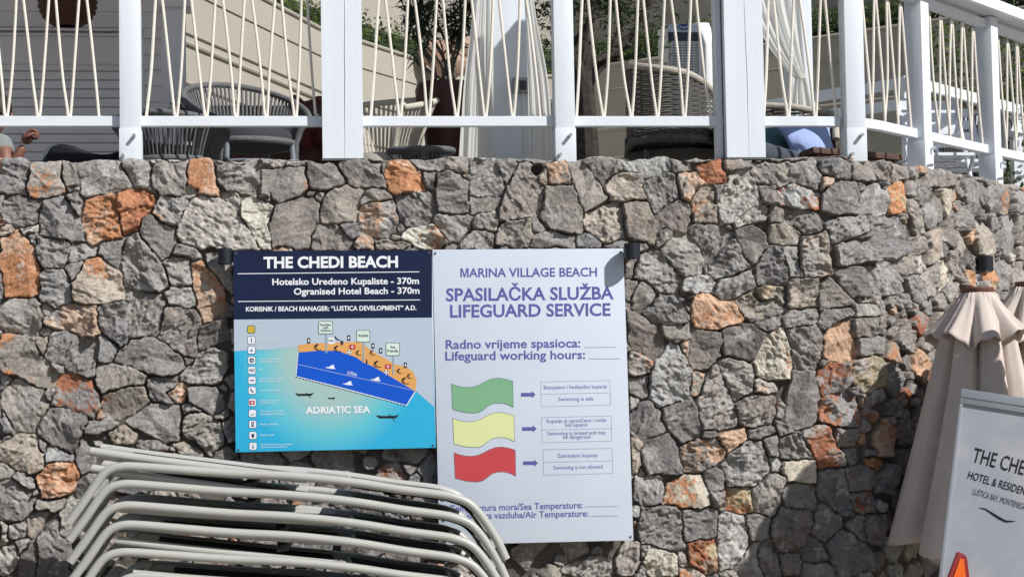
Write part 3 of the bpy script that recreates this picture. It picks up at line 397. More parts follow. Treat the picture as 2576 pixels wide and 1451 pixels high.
# colours: the stone's own pigment, lichen and rust patches
bc = np.array([KIND[k][0] for k in kinds]); pc = np.array([KIND[k][1] for k in kinds]); cv = np.array([KIND[k][2] for k in kinds])
val = rng.uniform(.80, 1.18, NS); warm = rng.uniform(-.045, .05, NS)
bc = bc*val[:, None]*np.stack([1+warm, np.ones(NS), 1-warm], 1)
pn = .5+.34*lat(U+i1*.61, V, .11, 31)+.20*lat(U+i1*.13, V, .04, 32)+.20*lat(U, V, .016, 33)+.14*lat(U, V, .0085, 39)
pm = np.clip((cv[i1]-pn)/.24+.5, 0, 1)
C = bc[i1]*(1-pm[..., None])+pc[i1]*pm[..., None]
C = C*(1+.13*lat(U, V, .05, 34)+.15*lat(U, V, .014, 35)+.15*lat(U, V, .008, 36))[..., None]
lich = np.clip((lat(U, V, .06, 37)+.6*lat(U, V, .018, 38)-.75)/.3, 0, 1)[..., None]*.55
C = C*(1-lich)+np.array([.47, .47, .45])*lich
jm = (1-np.clip((e-jw+.0015)/.005, 0, 1))[..., None]
C = np.clip(C*(1-jm)+np.array([.125, .112, .10])*jm, .01, .9)
rows_v = np.stack([X, Y, hz], -1).reshape(-1, 3)
# coping: the top goes back .42 m
back = [.006, .02, .05, .10, .18, .28, .42]; ext = []; extc = []
for dpt in back:
    bx = X[-1]-dpt*np.sin(ph[-1]); by = Y[-1]+dpt*np.cos(ph[-1])
    ext.append(np.stack([bx, by, hz[-1]+.006*lat(us, us*0+dpt, .06, 41)+.004*lat(us, us*0+dpt, .02, 42)], -1)); extc.append(C[-12]*.5+.2)
ext.append(np.stack([ext[-1][:, 0], ext[-1][:, 1], ext[-1][:, 2]*0+2.3], -1)); extc.append(extc[-1])
vert = np.vstack([rows_v]+ext).astype(np.float32); vcol = np.vstack([C.reshape(-1, 3)]+extc)
nr = NV+len(ext); idx = np.arange(nr*NU).reshape(nr, NU)
quads = np.stack([idx[:-1, :-1], idx[:-1, 1:], idx[1:, 1:], idx[1:, :-1]], -1).reshape(-1, 4)
me = bpy.data.meshes.new('stone_wall'); me.vertices.add(len(vert)); me.vertices.foreach_set('co', vert.ravel())
me.loops.add(quads.size); me.loops.foreach_set('vertex_index', quads.ravel().astype(np.int32))
me.polygons.add(len(quads)); me.polygons.foreach_set('loop_start', np.arange(0, quads.size, 4, dtype=np.int32))
me.update(calc_edges=True)
me.polygons.foreach_set('use_smooth', np.ones(len(quads), bool))
at = me.color_attributes.new('stone', 'FLOAT_COLOR', 'POINT'); at.data.foreach_set('color', np.hstack([vcol, np.ones((len(vcol), 1))]).astype(np.float32).ravel())
SM = mat('rubble_stone', (.3, .3, .3), .9, spec=.12, bump=.8, bscale=170, bdist=.006)
N = SM.node_tree.nodes; L = SM.node_tree.links
ca = N.new('ShaderNodeVertexColor'); ca.layer_name = 'stone'
sp = N.new('ShaderNodeTexNoise'); sp.inputs['Scale'].default_value = 210; sp.inputs['Detail'].default_value = 4
tcn = [q for q in N if q.type == 'TEX_COORD'][0]; L.new(tcn.outputs['Object'], sp.inputs['Vector'])
rp = N.new('ShaderNodeMapRange'); rp.inputs['From Min'].default_value = .3; rp.inputs['From Max'].default_value = .7; rp.inputs['To Min'].default_value = .66; rp.inputs['To Max'].default_value = 1.32
L.new(sp.outputs['Fac'], rp.inputs['Value'])
mxn = N.new('ShaderNodeVectorMath'); mxn.operation = 'MULTIPLY'; L.new(ca.outputs['Color'], mxn.inputs[0]); L.new(rp.outputs['Result'], mxn.inputs[1])
L.new(mxn.outputs[0], N['Principled BSDF'].inputs['Base Color'])
me.materials.append(SM)
wo = bpy.data.objects.new('stone_wall', me); COL.objects.link(wo)
tag(wo, 'rubble retaining wall of grey, orange and cream stones below the white railing', 'wall')
del U, V, wu, wv, b1, b2, i1, X, Y, C, e, hgt, facet

# ---------------------------------------------------------------- white rope railing on the wall
OFF = .095                                             # post centres behind the wall face
def s_at(px, py):                                      # arc length where a survey pixel meets the rail line
    d = ray(px, py); t = (OFF-c_o[1])/d[1]; return c_o[0]+t*d[0]
rail = thing('rope_railing', 'long white timber railing strung with zigzag cream rope along the wall top', 'railing', (0, .1, ZT))
def frame(s, off=OFF):
    x, y, a = path(s, off); a = float(a)
    return Matrix.Translation((float(x), float(y), 0)) @ Matrix.Rotation(a, 4, 'Z')
post_s = [s_at(330, 395)-2.27, s_at(330, 395), s_at(1420, 393), s_at(2149, 393)]
x_a = K(2330, 430, .55); s_p5 = X1+LARC+.50; post_s += [s_p5, s_p5+1.0, s_p5+2.0]
Zr0, Zr1, ZH = ZT+.182, ZT+.236, 3.70
for k, s in enumerate(post_s):
    M = frame(s) if k != 3 else Matrix.Translation((s, OFF, 0)); hw = .053
    MB().box((-hw, -hw, ZT-.02), (hw, hw, 3.79), M).build('post', WHITE, rail, smooth=True, bevel=.004)
    sleeve = MB().box((-hw-.003, -hw-.004, ZT-.015), (hw+.003, hw+.003, ZT+.165), M).build('post_base', WHITE, rail, smooth=True, bevel=.003)
    for bx, bz in ((.022, .125), (-.035, .022)):
        P = [M @ Vector((bx, -hw-.002, ZT+bz)), M @ Vector((bx, -hw-.038, ZT+bz))]
        MB().tube(P, .0095, 10).build('bolt', STEEL, rail, smooth=True)
pil_s = [s_at(862, 393), s_at(1868, 393)]
def bar(s0, s1, o0, o1, z0, z1, name, M_, bev=.003):
    n = max(2, int(abs(s1-s0)/.12)+1) if s1 > X1-.01 else 2
    q = np.linspace(s0, s1, n); rows = []
    for a in q:
        x0, y0, _ = path(a, o0); x1, y1, _ = path(a, o1); rows.append([(x0, y0, z0), (x1, y1, z0), (x1, y1, z1), (x0, y0, z1)])
    b = MB().grid([r+[r[0]] for r in rows])
    b.add(rows[0], [(0, 1, 2, 3)]); b.add(rows[-1], [(3, 2, 1, 0)])
    me_ = b.build(name, M_, rail)
    bm = bmesh.new(); bm.from_mesh(me_.data); bmesh.ops.remove_doubles(bm, verts=bm.verts, dist=1e-5); bmesh.ops.recalc_face_normals(bm, faces=bm.faces)
    bmesh.ops.bevel(bm, geom=[e_ for e_ in bm.edges if e_.calc_face_angle(0) > R(40)], offset=bev, segments=2, affect='EDGES', clamp_overlap=True); bm.to_mesh(me_.data); bm.free()
    return me_
stops = sorted([(s, .053) for s in post_s]+[(s, .106) for s in pil_s])
hw5 = .053
for (sa_, ha), (sb_, hb) in zip(stops[:-1], stops[1:]):
    bar(sa_+ha-.002, sb_-hb+.002, OFF-.012, OFF+.036, Zr0, Zr1, 'bottom_rail', RAILW)
    bar(sa_+ha-.002, sb_-hb+.002, OFF-.022, OFF+.022, 3.72, 3.775, 'top_rail', RAILW)
bar(post_s[0]-.4, post_s[3]+.35, OFF-.135, OFF+.10, 3.795, 3.87, 'handrail', RAILW, .006)
bar(post_s[3]+.352, post_s[-1]+.5, OFF-.135, OFF+.10, 3.795, 3.87, 'handrail', RAILW, .006)
bays = [[17-182, 17-91, 17, 112, 202, 293], [427, 515, 603, 691, 779, 865, 929], [1086, 1172, 1255, 1338, 1422, 1503, 1586], [1689, 1769, 1850, 1927, 2006, 2087], [2238, 2311, 2390, 2466]]
bay_s = [[s_at(x*W/3000, 305) for x in b] for b in bays]
def span(a, b, n): return list(np.linspace(a, b, n))
bay_s.append(span(post_s[3]+.08, post_s[4]-.10, 5)); bay_s.append(span(post_s[4]+.12, post_s[5]-.10, 6)); bay_s.append(span(post_s[5]+.12, post_s[6]-.10, 6))
rr = random.Random(3)
for bi, b in enumerate(bay_s):
    pts = []; slack = .012 if bi < 5 else .03
    def P(s, z, o=0): x, y, _ = path(s, OFF+.008+o); return (float(x), float(y), z)
    for i, s in enumerate(b):
        last = i == len(b)-1
        if i == 0: pts += [P(s, Zr1-.02)]
        else:
            pts += [P(s-.010, Zr1+.045, -.004), P(s-.007, Zr1+.012, -.004)]
            if not last or bi == 1: pts += [P(s, Zr1+.002, .004), P(s+.007, Zr1+.012, .006)]
            else: pts += [P(s-.004, Zr1-.02)]
        if not last:
            n_ = b[i+1]; ap = s+(n_-s)*(.44+rr.uniform(-.04, .04)); zt = ZH+rr.uniform(-.012, .008); q = rr.uniform(-1, 1)*slack
            mid = lambda a, c, f: a+(c-a)*f
            pts += [P(mid(s+.008, ap-.011, .33)+q*.6, mid(Zr1, zt, .33)), P(mid(s+.008, ap-.011, .7)+q*.4, mid(Zr1, zt, .7)), P(ap-.011, zt-.02), P(ap, zt, .004), P(ap+.011, zt-.02)]
            q = rr.uniform(-1, 1)*slack
            pts += [P(mid(ap+.011, n_-.008, .35)+q*.5, mid(zt, Zr1, .35)), P(mid(ap+.011, n_-.008, .72)+q*.6, mid(zt, Zr1, .72), -.002)]
    MB().tube(smoothpts(pts, 4), .0078, 8).build('rope', ROPE, rail, smooth=True)
    hk = MB()
    for i in range(len(b)-1):
        ap = b[i]+(b[i+1]-b[i])*.44
        hk.tube([P(ap, 3.725, .004), P(ap+.012, 3.71, .004), P(ap+.012, 3.69, .004), P(ap, 3.68, .004), P(ap-.012, 3.69, .004)], .0028, 6)
    hk.build_each('rope_hook', STEEL, rail, smooth=True)

# ---------------------------------------------------------------- thick white pillars standing in the railing line
def pillar(s, label, seed):
    rg = random.Random(seed); p = thing('timber_pillar', label, 'pillar', (s, OFF, ZT), 'thick pillars on the wall top')
    x0, x1, y0, y1 = s-.106, s+.106, OFF-.085, OFF+.125; zs = np.linspace(ZT+.004, 4.9, 34)
    cr = [s+.012+.007*math.sin(z*1.7+seed)+rg.uniform(-.0016, .0016) for z in zs]
    gp = [.0006+.0011*abs(math.sin(z*3.1+seed)) for z in zs]
    a = MB().prism([(x0, y0, zs[0])]+[(c-g_, y0, z) for c, g_, z in zip(cr, gp, zs)]+[(x0, y0, zs[-1])], (0, .03, 0))
    a.build('face_board', WHITE, p)
    a = MB().prism([(c+g_, y0, z) for c, g_, z in zip(cr, gp, zs)]+[(x1, y0, zs[-1]), (x1, y0, zs[0])], (0, .03, 0))
    a.build('face_board', WHITE, p)
    MB().box((x0+.004, y0+.03, zs[0]), (x1-.004, y1, zs[-1])).build('core', WHITE, p, smooth=True, bevel=.004)
    MB().box((x0-.004, y0-.004, ZT-.008), (x1+.004, y1+.004, ZT+.003)).build('base_plate', RUBBER, p)
pillar(pil_s[0], 'thick white timber pillar between the dark rope armchair and the pale rope armchair', 1)
pillar(pil_s[1], 'thick white timber pillar between the tall wicker armchair and the blue cushion', 4)
for s, lab, ft in ((s_at(1868, 393)-.118, 0, 0),):
    MB().box((s-.024, OFF-.02, ZT), (s+.008, OFF+.06, 3.72)).build('side_post', WHITE, rail, smooth=True, bevel=.003)

# ---------------------------------------------------------------- notice boards on the wall
YS = -.078
def board(name, label, quad, layer0=0):
    c = np.mean([K(x, y, YS) for x, y in quad], 0); b = thing(name, label, 'sign', (c[0], 0, c[2]))
    MB().prism([K(x, y, YS) for x, y in quad], (0, .006, 0)).build('panel', ink('panel_white', (.575, .64, .73, 1), .35), b, smooth=True, bevel=.0015)
    fr = MB()
    cx = np.mean([q[0] for q in quad]); cy = np.mean([q[1] for q in quad])
    for q0, q1 in ((0, 3), (1, 2)):
        pa, pb = [K(cx+(quad[q][0]-cx)*.93, cy+(quad[q][1]-cy)*.96, YS) for q in (q0, q1)]
        fr.box((min(pa[0], pb[0])-.015, YS+.0065, pb[2]), (max(pa[0], pb[0])+.015, YS+.05, pa[2]))
    fr.build_each('batten', FRAMEG, b)
    sc_ = MB()
    for q in quad:
        p = K(cx+(q[0]-cx)*.972, cy+(q[1]-cy)*.976, YS); sc_.tube([p+np.array([0, .001, 0]), p-np.array([0, .004, 0])], .006, 8)
    sc_.build_each('screw', RUBBER, b); return b
class Art:
    def __init__(s, b, fx): s.b = b; s.fx = fx; s.n = 1
    def pl(s, k): return lambda x, y: K(*s.fx(x, y), YS-.0004*k)
    def poly(s, name, pts, col, k=None, mb=None):
        k = k or s.n; f = s.pl(k); o = mb or MB(); o.add([f(*p) for p in pts], [tuple(range(len(pts)))])
        if mb is None: return o.build(name, col, s.b)
    def line(s, mb, pts, wd, k):
        f = s.pl(k)
        for (xa, ya), (xb, yb) in zip(pts[:-1], pts[1:]):
            L_ = math.hypot(xb-xa, yb-ya) or 1; nx, ny = -(yb-ya)/L_*wd/2, (xb-xa)/L_*wd/2
            mb.add([f(xa+nx, ya+ny), f(xb+nx, yb+ny), f(xb-nx, yb-ny), f(xa-nx, ya-ny)], [(0, 1, 2, 3)])
    def text(s, items, name, col, k, bold=.02):
        for body, p0, p1, cap in items:
            mb = MB(); letter(mb, body, p0, p1, cap, s.pl(k), bold); mb.build(name, col, s.b)
def rrect(x0, y0, x1, y1, r, n=4):
    out = []
    for cx, cy, a0 in ((x1-r, y0+r, -90), (x1-r, y1-r, 0), (x0+r, y1-r, 90), (x0+r, y0+r, 180)):
        for i in range(n+1): a = R(a0+90*i/n); out.append((cx+r*math.cos(a), cy+r*math.sin(a)))
    return out
def disc(cx, cy, r, n=14, ry=None): return [(cx+r*math.cos(2*math.pi*i/n), cy+(ry or r)*math.sin(2*math.pi*i/n)) for i in range(n)]
NAVY = ink('navy', srgb(22, 33, 64), .35); WTXT = ink('white', (.80, .82, .86, 1)); VIO = ink('violet', srgb(92, 92, 158)); DK = ink('near_black', (.015, .015, .02, 1))
# beach map board (tile pixels: 1542 px over 680 photo px)
mapf = lambda x, y: ((620+x/2.2676)*W/3000, (700+y/2.2676)*W/3000)
q1 = [mapf(*p) for p in ((143, 80), (1465, 75), (1490, 1385), (160, 1415))]
b1_ = board('beach_map_sign', 'square beach board with navy header and blue sea map, above the lounger stack', q1)
A = Art(b1_, mapf)
A.poly('header', [(143, 80), (1465, 75), (1464, 522), (148, 535)], NAVY, 1)
SEA = bpy.data.materials.new('print_sea'); SEA.use_nodes = True
N = SEA.node_tree.nodes; L = SEA.node_tree.links
tc = N.new('ShaderNodeTexCoord'); mp = N.new('ShaderNodeMapping'); mp.inputs['Location'].default_value = (.06, 0, .05); mp.inputs['Scale'].default_value = (2.15, 0, 1.85)
gr = N.new('ShaderNodeTexGradient'); gr.gradient_type = 'SPHERICAL'; cr_ = N.new('ShaderNodeValToRGB'); cr_.color_ramp.elements[0].position = .02; cr_.color_ramp.elements[1].position = .55
cr_.color_ramp.elements[0].color = srgb(40, 170, 212); cr_.color_ramp.elements[1].color = srgb(160, 190, 186)
e_ = cr_.color_ramp.elements.new(.25); e_.color = srgb(95, 190, 205)
L.new(tc.outputs['Object'], mp.inputs[0]); L.new(mp.outputs[0], gr.inputs[0]); L.new(gr.outputs['Fac'], cr_.inputs[0]); L.new(cr_.outputs[0], N['Principled BSDF'].inputs['Base Color']); N['Principled BSDF'].inputs['Roughness'].default_value = .4
A.poly('sea', [(148, 535), (1464, 522), (1490, 1385), (160, 1415)], SEA, 1)
A.poly('land', [(148, 535.5), (1464, 522.5), (1478, 1115), (1350, 1003), (900, 800), (570, 715), (150, 745)], ink('land_grey', srgb(176, 190, 205)), 2)
A.poly('beach', [(575, 705), (640, 695), (760, 690), (870, 685), (960, 682), (1010, 695), (1060, 740), (1130, 780), (1220, 830), (1290, 850), (1340, 880), (1362, 940), (1355, 1010), (1250, 980), (900, 800), (580, 770)], ink('beach_orange', srgb(216, 160, 92)), 3)
A.poly('bathing_area', [(572, 752), (640, 748), (700, 742), (840, 742), (900, 765), (960, 785), (1010, 820), (1080, 850), (1150, 890), (1250, 950), (1350, 1008), (1295, 1105), (1150, 1065), (850, 985), (560, 912)], ink('deep_blue', srgb(6, 82, 196)), 4)
mb = MB(); A.line(mb, [(560, 912), (850, 985), (1150, 1065), (1295, 1105), (1352, 1012)], 6, 5); A.line(mb, [(574, 752), (560, 912)], 5, 5); A.line(mb, [(566, 830), (1345, 1005)], 1.6, 5)
A.line(mb, [(173, 231), (1380, 218)], 5, 2); A.line(mb, [(176, 415), (1385, 404)], 5, 2); mb.build('white_line', WTXT, b1_)
mb = MB()
for k_ in range(34):
    f0, f1 = k_/34, (k_+.55)/34; A.line(mb, [(560+735*f0, 914+193*f0), (560+735*f1, 914+193*f1)], 4, 6)
mb.build('dashed_line', DK, b1_)
A.text([('THE CHEDI BEACH', (345, 192), (1238, 186), 72)], 'lettering', WTXT, 2, .034)
A.text([('Hotelsko Uredeno Kupaliste - 370m', (403, 305), (1378, 298), 42), ('Ogranised Hotel Beach - 370m', (546, 369), (1381, 362), 42)], 'lettering', WTXT, 2, .022)
A.text([('KORISNIK / BEACH MANAGER: “LUSTICA DEVELOPMENT” A.D.', (228, 480), (1360, 471), 30)], 'lettering', WTXT, 2, .026)
A.text([('ADRIATIC SEA', (625, 1158), (1053, 1152), 44)], 'lettering', WTXT, 5, .03)
A.text([('370м', (898, 900), (962, 910), 24)], 'lettering', WTXT, 6, .0)
PALE = ink('pale_green', srgb(206, 222, 214)); sg = MB(); bd = MB(); ps = MB()
for x0, y0, x1, y1, px_, py_ in ((709, 545, 805, 632, 762, 758), (961, 605, 1052, 685, 1010, 808), (1157, 688, 1250, 775, 1208, 900)):
    A.poly('', rrect(x0, y0, x1, y1, 8), None, 5, bd); A.poly('', rrect(x0+3.5, y0+3.5, x1-3.5, y1-3.5, 6), None, 6, sg); A.line(ps, [(px_, y1), (px_, py_)], 11, 6)
ps.build_each('map_post', ink('post_grey', srgb(150, 165, 180)), b1_); bd.build_each('map_sign_border', ink('dark_green', srgb(50, 72, 66)), b1_); sg.build_each('map_sign', PALE, b1_)
A.text([('Families', (722, 577), (792, 576), 15), ('with', (740, 596), (776, 595), 15), ('Children', (722, 615), (794, 614), 15), ('Adults', (972, 650), (1040, 648), 18), ('Pet', (1190, 727), (1220, 726), 17), ('Friendly', (1166, 751), (1242, 750), 17)], 'lettering', DK, 7, .02)
ic = MB(); wh = MB(); rd = MB()
for x, y in ((645, 675), (911, 657), (1072, 709), (1123, 741), (1287, 838)):
    A.poly('', rrect(x-10, y-18, x+10, y+18, 3), None, 5, ic); A.poly('', [(x-4, y-9), (x+4, y-9), (x+4, y+8), (x-4, y+8)], None, 6, wh)
for x, y, s_ in ((700, 720, 1.), (830, 730, .95), (972, 757, .75), (1065, 755, .75), (1095, 832, 1), (1245, 878, .75), (1312, 912, .75), (1280, 942, 1)):     # parasol and lounger pictograms
    A.poly('', [(x-22*s_, y+8*s_), (x-16*s_, y-14*s_), (x+4*s_, y-26*s_), (x+14*s_, y-20*s_), (x-2*s_, y-8*s_)], None, 5, ic); A.line(ic, [(x-8*s_, y-12*s_), (x+2*s_, y+18*s_), (x+30*s_, y+18*s_)], 5*s_, 5); A.line(ic, [(x-16*s_, y+4*s_), (x-2*s_, y+18*s_)], 5*s_, 5)
for x, y, l_ in ((619, 1030, 64), (797, 1056, 27), (1170, 1177, 78)):                                                                           # rowing boats
    A.poly('', [(x-l_, y-8*l_/64), (x-l_*.6, y-3), (x+l_*.6, y-4), (x+l_, y-11*l_/64), (x+l_*.7, y+9*l_/64), (x-l_*.7, y+10*l_/64)], None, 5, ic); A.line(ic, [(x+l_*.1, y-14*l_/64), (x+l_*.62, y+26*l_/64)], 3, 5)
ic.build('map_pictogram', DK, b1_)
for x, y in ((790, 850), (1090, 930), (905, 958)):
    A.poly('', [(x-38, y+2), (x-8, y-2), (x+6, y-12), (x+22, y-16), (x+24, y+2), (x+34, y+12), (x+6, y+12), (x-14, y+8)], None, 5, wh)
A.poly('', rrect(775, 655, 817, 697, 9), None, 5, wh)
for x, y in ((915, 752), (1160, 885)): A.poly('', disc(x, y, 16), None, 5, wh)
for x, y in ((935, 715), (1172, 845)):
    A.poly('', rrect(x-20, y-13, x+20, y+16, 5), None, 5, rd); A.poly('', [(x-3, y-8), (x+3, y-8), (x+3, y+11), (x-3, y+11)], None, 6, wh); A.poly('', [(x-10, y-2), (x+10, y-2), (x+10, y+4), (x-10, y+4)], None, 6, wh)
rd.build_each('red_cross_box', ink('crimson', srgb(176, 32, 62)), b1_)
dk2 = MB()
for x, y in ((915, 752), (1160, 885)):
    for a_ in (45, 135, 225, 315): A.poly('', [(x+16.5*math.cos(R(a_-22)), y+16.5*math.sin(R(a_-22))), (x+16.5*math.cos(R(a_+22)), y+16.5*math.sin(R(a_+22))), (x+6*math.cos(R(a_+22)), y+6*math.sin(R(a_+22))), (x+6*math.cos(R(a_-22)), y+6*math.sin(R(a_-22)))], None, 6, dk2)
A.poly('', [(855, 672), (877, 678), (872, 704), (858, 704)], None, 5, dk2); A.line(dk2, [(818, 645), (828, 662), (848, 672)], 9, 5)
A.poly('', [(1026, 800), (1032, 796), (1038, 826), (1024, 828)], None, 5, dk2)
lg = MB(); A.poly('', rrect(236, 573, 290, 627, 12), None, 3, dk2)
ys_ = (672, 737, 805, 872, 938, 1005, 1085, 1157, 1230, 1303, 1375)
for i_, y in enumerate(ys_):
    x = 264+i_*1.1; A.poly('', rrect(x-27, y-27, x+27, y+27, 12), None, 3, dk2); A.poly('', rrect(x-24, y-24, x+24, y+24, 10), None, 4, lg)
    k_ = 5
    if i_ == 0: A.line(dk2, [(x, y-5), (x, y+14)], 7, k_); A.poly('', disc(x, y-12, 4.5, 8), None, k_, dk2)
    elif i_ == 1: A.poly('', [(x-14, y+7), (x-4, y), (x+4, y-7), (x+9, y+7)], None, k_, dk2)
    elif i_ == 2: A.poly('', disc(x, y, 15), None, k_, dk2); A.poly('', disc(x, y, 6, 8), None, 6, lg)
    elif i_ == 4: A.line(dk2, [(x-14, y), (x+14, y)], 7, k_)
    elif i_ == 5: A.line(dk2, [(x-10, y-12), (x-5, y+4), (x+10, y+11)], 8, k_)
    elif i_ == 7: A.line(dk2, [(x-12, y+4), (x-4, y+11), (x+8, y+8), (x+13, y-2)], 4, k_)
    elif i_ == 8: A.poly('', rrect(x-9, y-16, x+9, y+16, 3), None, k_, dk2); A.poly('', [(x-3, y-8), (x+3, y-8), (x+3, y+8), (x-3, y+8)], None, 6, lg)
    elif i_ == 9: A.poly('', [(x-10, y-10), (x+10, y-10), (x+7, y+15), (x-7, y+15)], None, k_, dk2)
    elif i_ == 10: A.poly('', [(x, y-17), (x+5, y+10), (x-5, y+10)], None, k_, dk2); A.line(dk2, [(x-7, y+14), (x+7, y+14)], 3, k_)
lg.build_each('legend_tile', ink('tile_white', srgb(222, 228, 238)), b1_); dk2.build('legend_pictogram', ink('slate', srgb(46, 50, 66)), b1_)
A.poly('legend_tile', rrect(240, 577, 286, 623, 10), ink('mustard', srgb(196, 172, 62)), 4)
A.poly('legend_pictogram', rrect(268.5-18, 1072, 268.5+18, 1100, 5), ink('crimson', None), 5)
A.poly('', [(267, 1076), (273, 1076), (273, 1096), (267, 1096)], None, 6, wh); A.poly('', [(260, 1083), (280, 1083), (280, 1089), (260, 1089)], None, 6, wh)
A.text([('WC', (249, 880), (287, 880), 17), ('WC', (778, 684), (813, 684), 17)], 'lettering', DK, 6, .03)
wh.build('map_pictogram', WTXT, b1_)
leg = [('Plaža', 305, 342, 592), ('Beach', 305, 352, 611), ('Informativni pano', 308, 452, 665), ('Information Board', 308, 452, 681), ('Zona Plivanja', 316, 418, 735), ('Lokacija Spasioca i', 316, 464, 803), ('Spasilačke opreme', 316, 468, 819), ('WC', 316, 338, 874), ('Zona za kajak i male', 318, 470, 932), ('čamce', 318, 452, 950), ('Lokacija Telefona', 318, 456, 1010), ('Lokacija Opreme', 320, 450, 1078), ('Za Prvu Pomoć', 320, 436, 1095), ('Pristupna Tačka Za', 322, 476, 1149), ('Hendikepirane Osobe', 322, 488, 1168), ('Plažni Mobil', 322, 440, 1236), ('Posude', 324, 414, 1307), ('Lokacija kurseva za vodene', 326, 538, 1369), ('sportove sa vodičima', 326, 502, 1386)]
A.text([(t_, (x0, y), (x1, y-1.5), 12) for t_, x0, x1, y in leg], 'lettering', ink('pale_text', srgb(222, 234, 240)), 5, .0)
# lifeguard board, straight in survey pixels
idf = lambda x, y: (x, y)
q2 = [(1088, 628), (1568, 625), (1593.5, 1358), (1105, 1370)]
b2_ = board('lifeguard_sign', 'tall white lifeguard board with green, yellow and red flags', q2); A = Art(b2_, idf)
A.text([('MARINA VILLAGE BEACH', (1158, 697), (1502, 695), 22)], 'lettering', VIO, 1, .022)
A.text([('SPASILAČKA SLUŽBA', (1122, 757), (1544, 752), 31.5), ('LIFEGUARD SERVICE', (1132, 798), (1536, 793.5), 31)], 'lettering', VIO, 1, .025)
A.text([('Radno vrijeme spasioca:', (1121, 877), (1460, 873), 22), ('Lifeguard working hours:', (1120, 906), (1472, 902), 22)], 'lettering', VIO, 1, .022)
A.text([('Temperatura mora/Sea Temperature:', (1132, 1286), (1466, 1277), 16), ('Temperatura vazduha/Air Temperature:', (1119, 1306), (1480, 1298), 16)], 'lettering', VIO, 1, .02)
mb = MB()
for x0, x1, y0, y1 in ((1469, 1549, 874, 873), (1480, 1560, 903, 902), (1470, 1553, 1274, 1273), (1485, 1554, 1298, 1297)): A.line(mb, [(x0, y0), (x1, y1)], 1.3, 1)
f3 = lambda x, y: ((1250+x/2.6877)*W/3000, (1080+y/2.6877)*W/3000)
for d_, (L_, T_, R_, B_) in enumerate(((898, 92, 1444, 298), (905, 371, 1453, 581), (917, 625, 1461, 836))):
    m_ = (T_+B_)/2-3
    A.line(mb, [f3(L_, T_+11), f3(R_-1, T_), f3(R_+4, B_-14), f3(L_+3, B_), f3(L_, T_+11)], .9, 1); A.line(mb, [f3(L_+1, m_+8), f3(R_+1, m_-4)], .9, 1)
mb.build('form_line', ink('thin_violet', srgb(120, 124, 165)), b2_)
A.text([('Bezopasno i bezbjedno kupanje', f3(922, 160), f3(1420, 152), 9.5), ('Swimming is safe', f3(1037, 253), f3(1312, 248), 9.5), ('Kupanje je ograničeno i može', f3(946, 425), f3(1412, 416), 9.5), ('biti opasno', f3(1093, 456), f3(1268, 452), 9.5), ('Swimming is limited and may', f3(952, 523), f3(1410, 514), 9.5), ('be dangerous', f3(1075, 551), f3(1292, 547), 9.5), ('Zabranjeno kupanje', f3(1029, 698), f3(1346, 692), 9.5), ('Swimming is not allowed', f3(999, 792), f3(1385, 782), 9.5)], 'lettering', VIO, 1, .006)
mb = MB()
for x0, x1, y in ((742, 858, 203), (750, 866, 472), (758, 876, 741)): A.poly('', [f3(x0, y-14), f3(x1-30, y-15), f3(x1-30, y-29), f3(x1, y), f3(x1-30, y+29), f3(x1-30, y+15), f3(x0, y+16)], None, 1, mb)
mb.build_each('arrow', VIO, b2_)
for dx, dy, col in ((0, 0, srgb(122, 172, 134)), (10, 270, srgb(212, 217, 158)), (20, 541, srgb(190, 68, 74))):
    top = [(195, 117), (240, 134), (290, 144), (340, 145), (385, 137), (430, 118), (475, 93), (520, 77), (570, 72), (620, 80), (678, 97)]
    bot = [(682, 303), (640, 281), (590, 269), (540, 270), (500, 281), (470, 303), (440, 328), (410, 343), (370, 348), (300, 343), (205, 320)]
    k_ = 'flag'; P_ = [f3(x+dx, y+dy) for x, y in top+bot]
    A.poly('flag', P_, ink('flag%d' % dy, col), 2); mb = MB(); A.line(mb, P_+P_[:1], 1.0, 3); mb.build('flag_outline', ink('outline', srgb(105, 110, 125)), b2_)

# ---------------------------------------------------------------- wall lamps
def lamp(cx, cy, Yc, rot, label, r=.048, h=.084):
    c = K(cx, cy, Yc); L_ = thing('wall_lamp', label, 'wall lamp', c, 'black wall lamps on the stone wall')
    MB().lathe([(r*.86, -h/2+.006), (r, -h/2), (r, h/2), (r*.88, h/2), (r*.84, h/2-.012)], 32, tuple(c)).build('shade', LAMPM, L_, smooth=True)
    d = Vector((math.sin(rot), math.cos(rot), 0)); mb_ = MB().tube([Vector(c)+d*r*.8, Vector(c)+d*max(.13, -Yc)], .014, 10); mb_.build('arm', LAMPM, L_, smooth=True)
    MB().tube([Vector(c)+d*(max(.13, -Yc)-.02), Vector(c)+d*(max(.13, -Yc)+.01)], .036, 20).build('wall_plate', LAMPM, L_, smooth=True)
lamp(566, 645, -.055, 0, 'black wall lamp at the top left corner of the beach map board', .037, .08)
lamp(1590, 632, -.15, 0, 'black wall lamp at the top right corner of the lifeguard board', .042, .08)
s_, z_ = wall_hit(2478, 662); lx, ly, la = path(s_, -.10)
lamp(2478, 662, float(ly), -float(la), 'black wall lamp on the curved wall above the closed parasol')

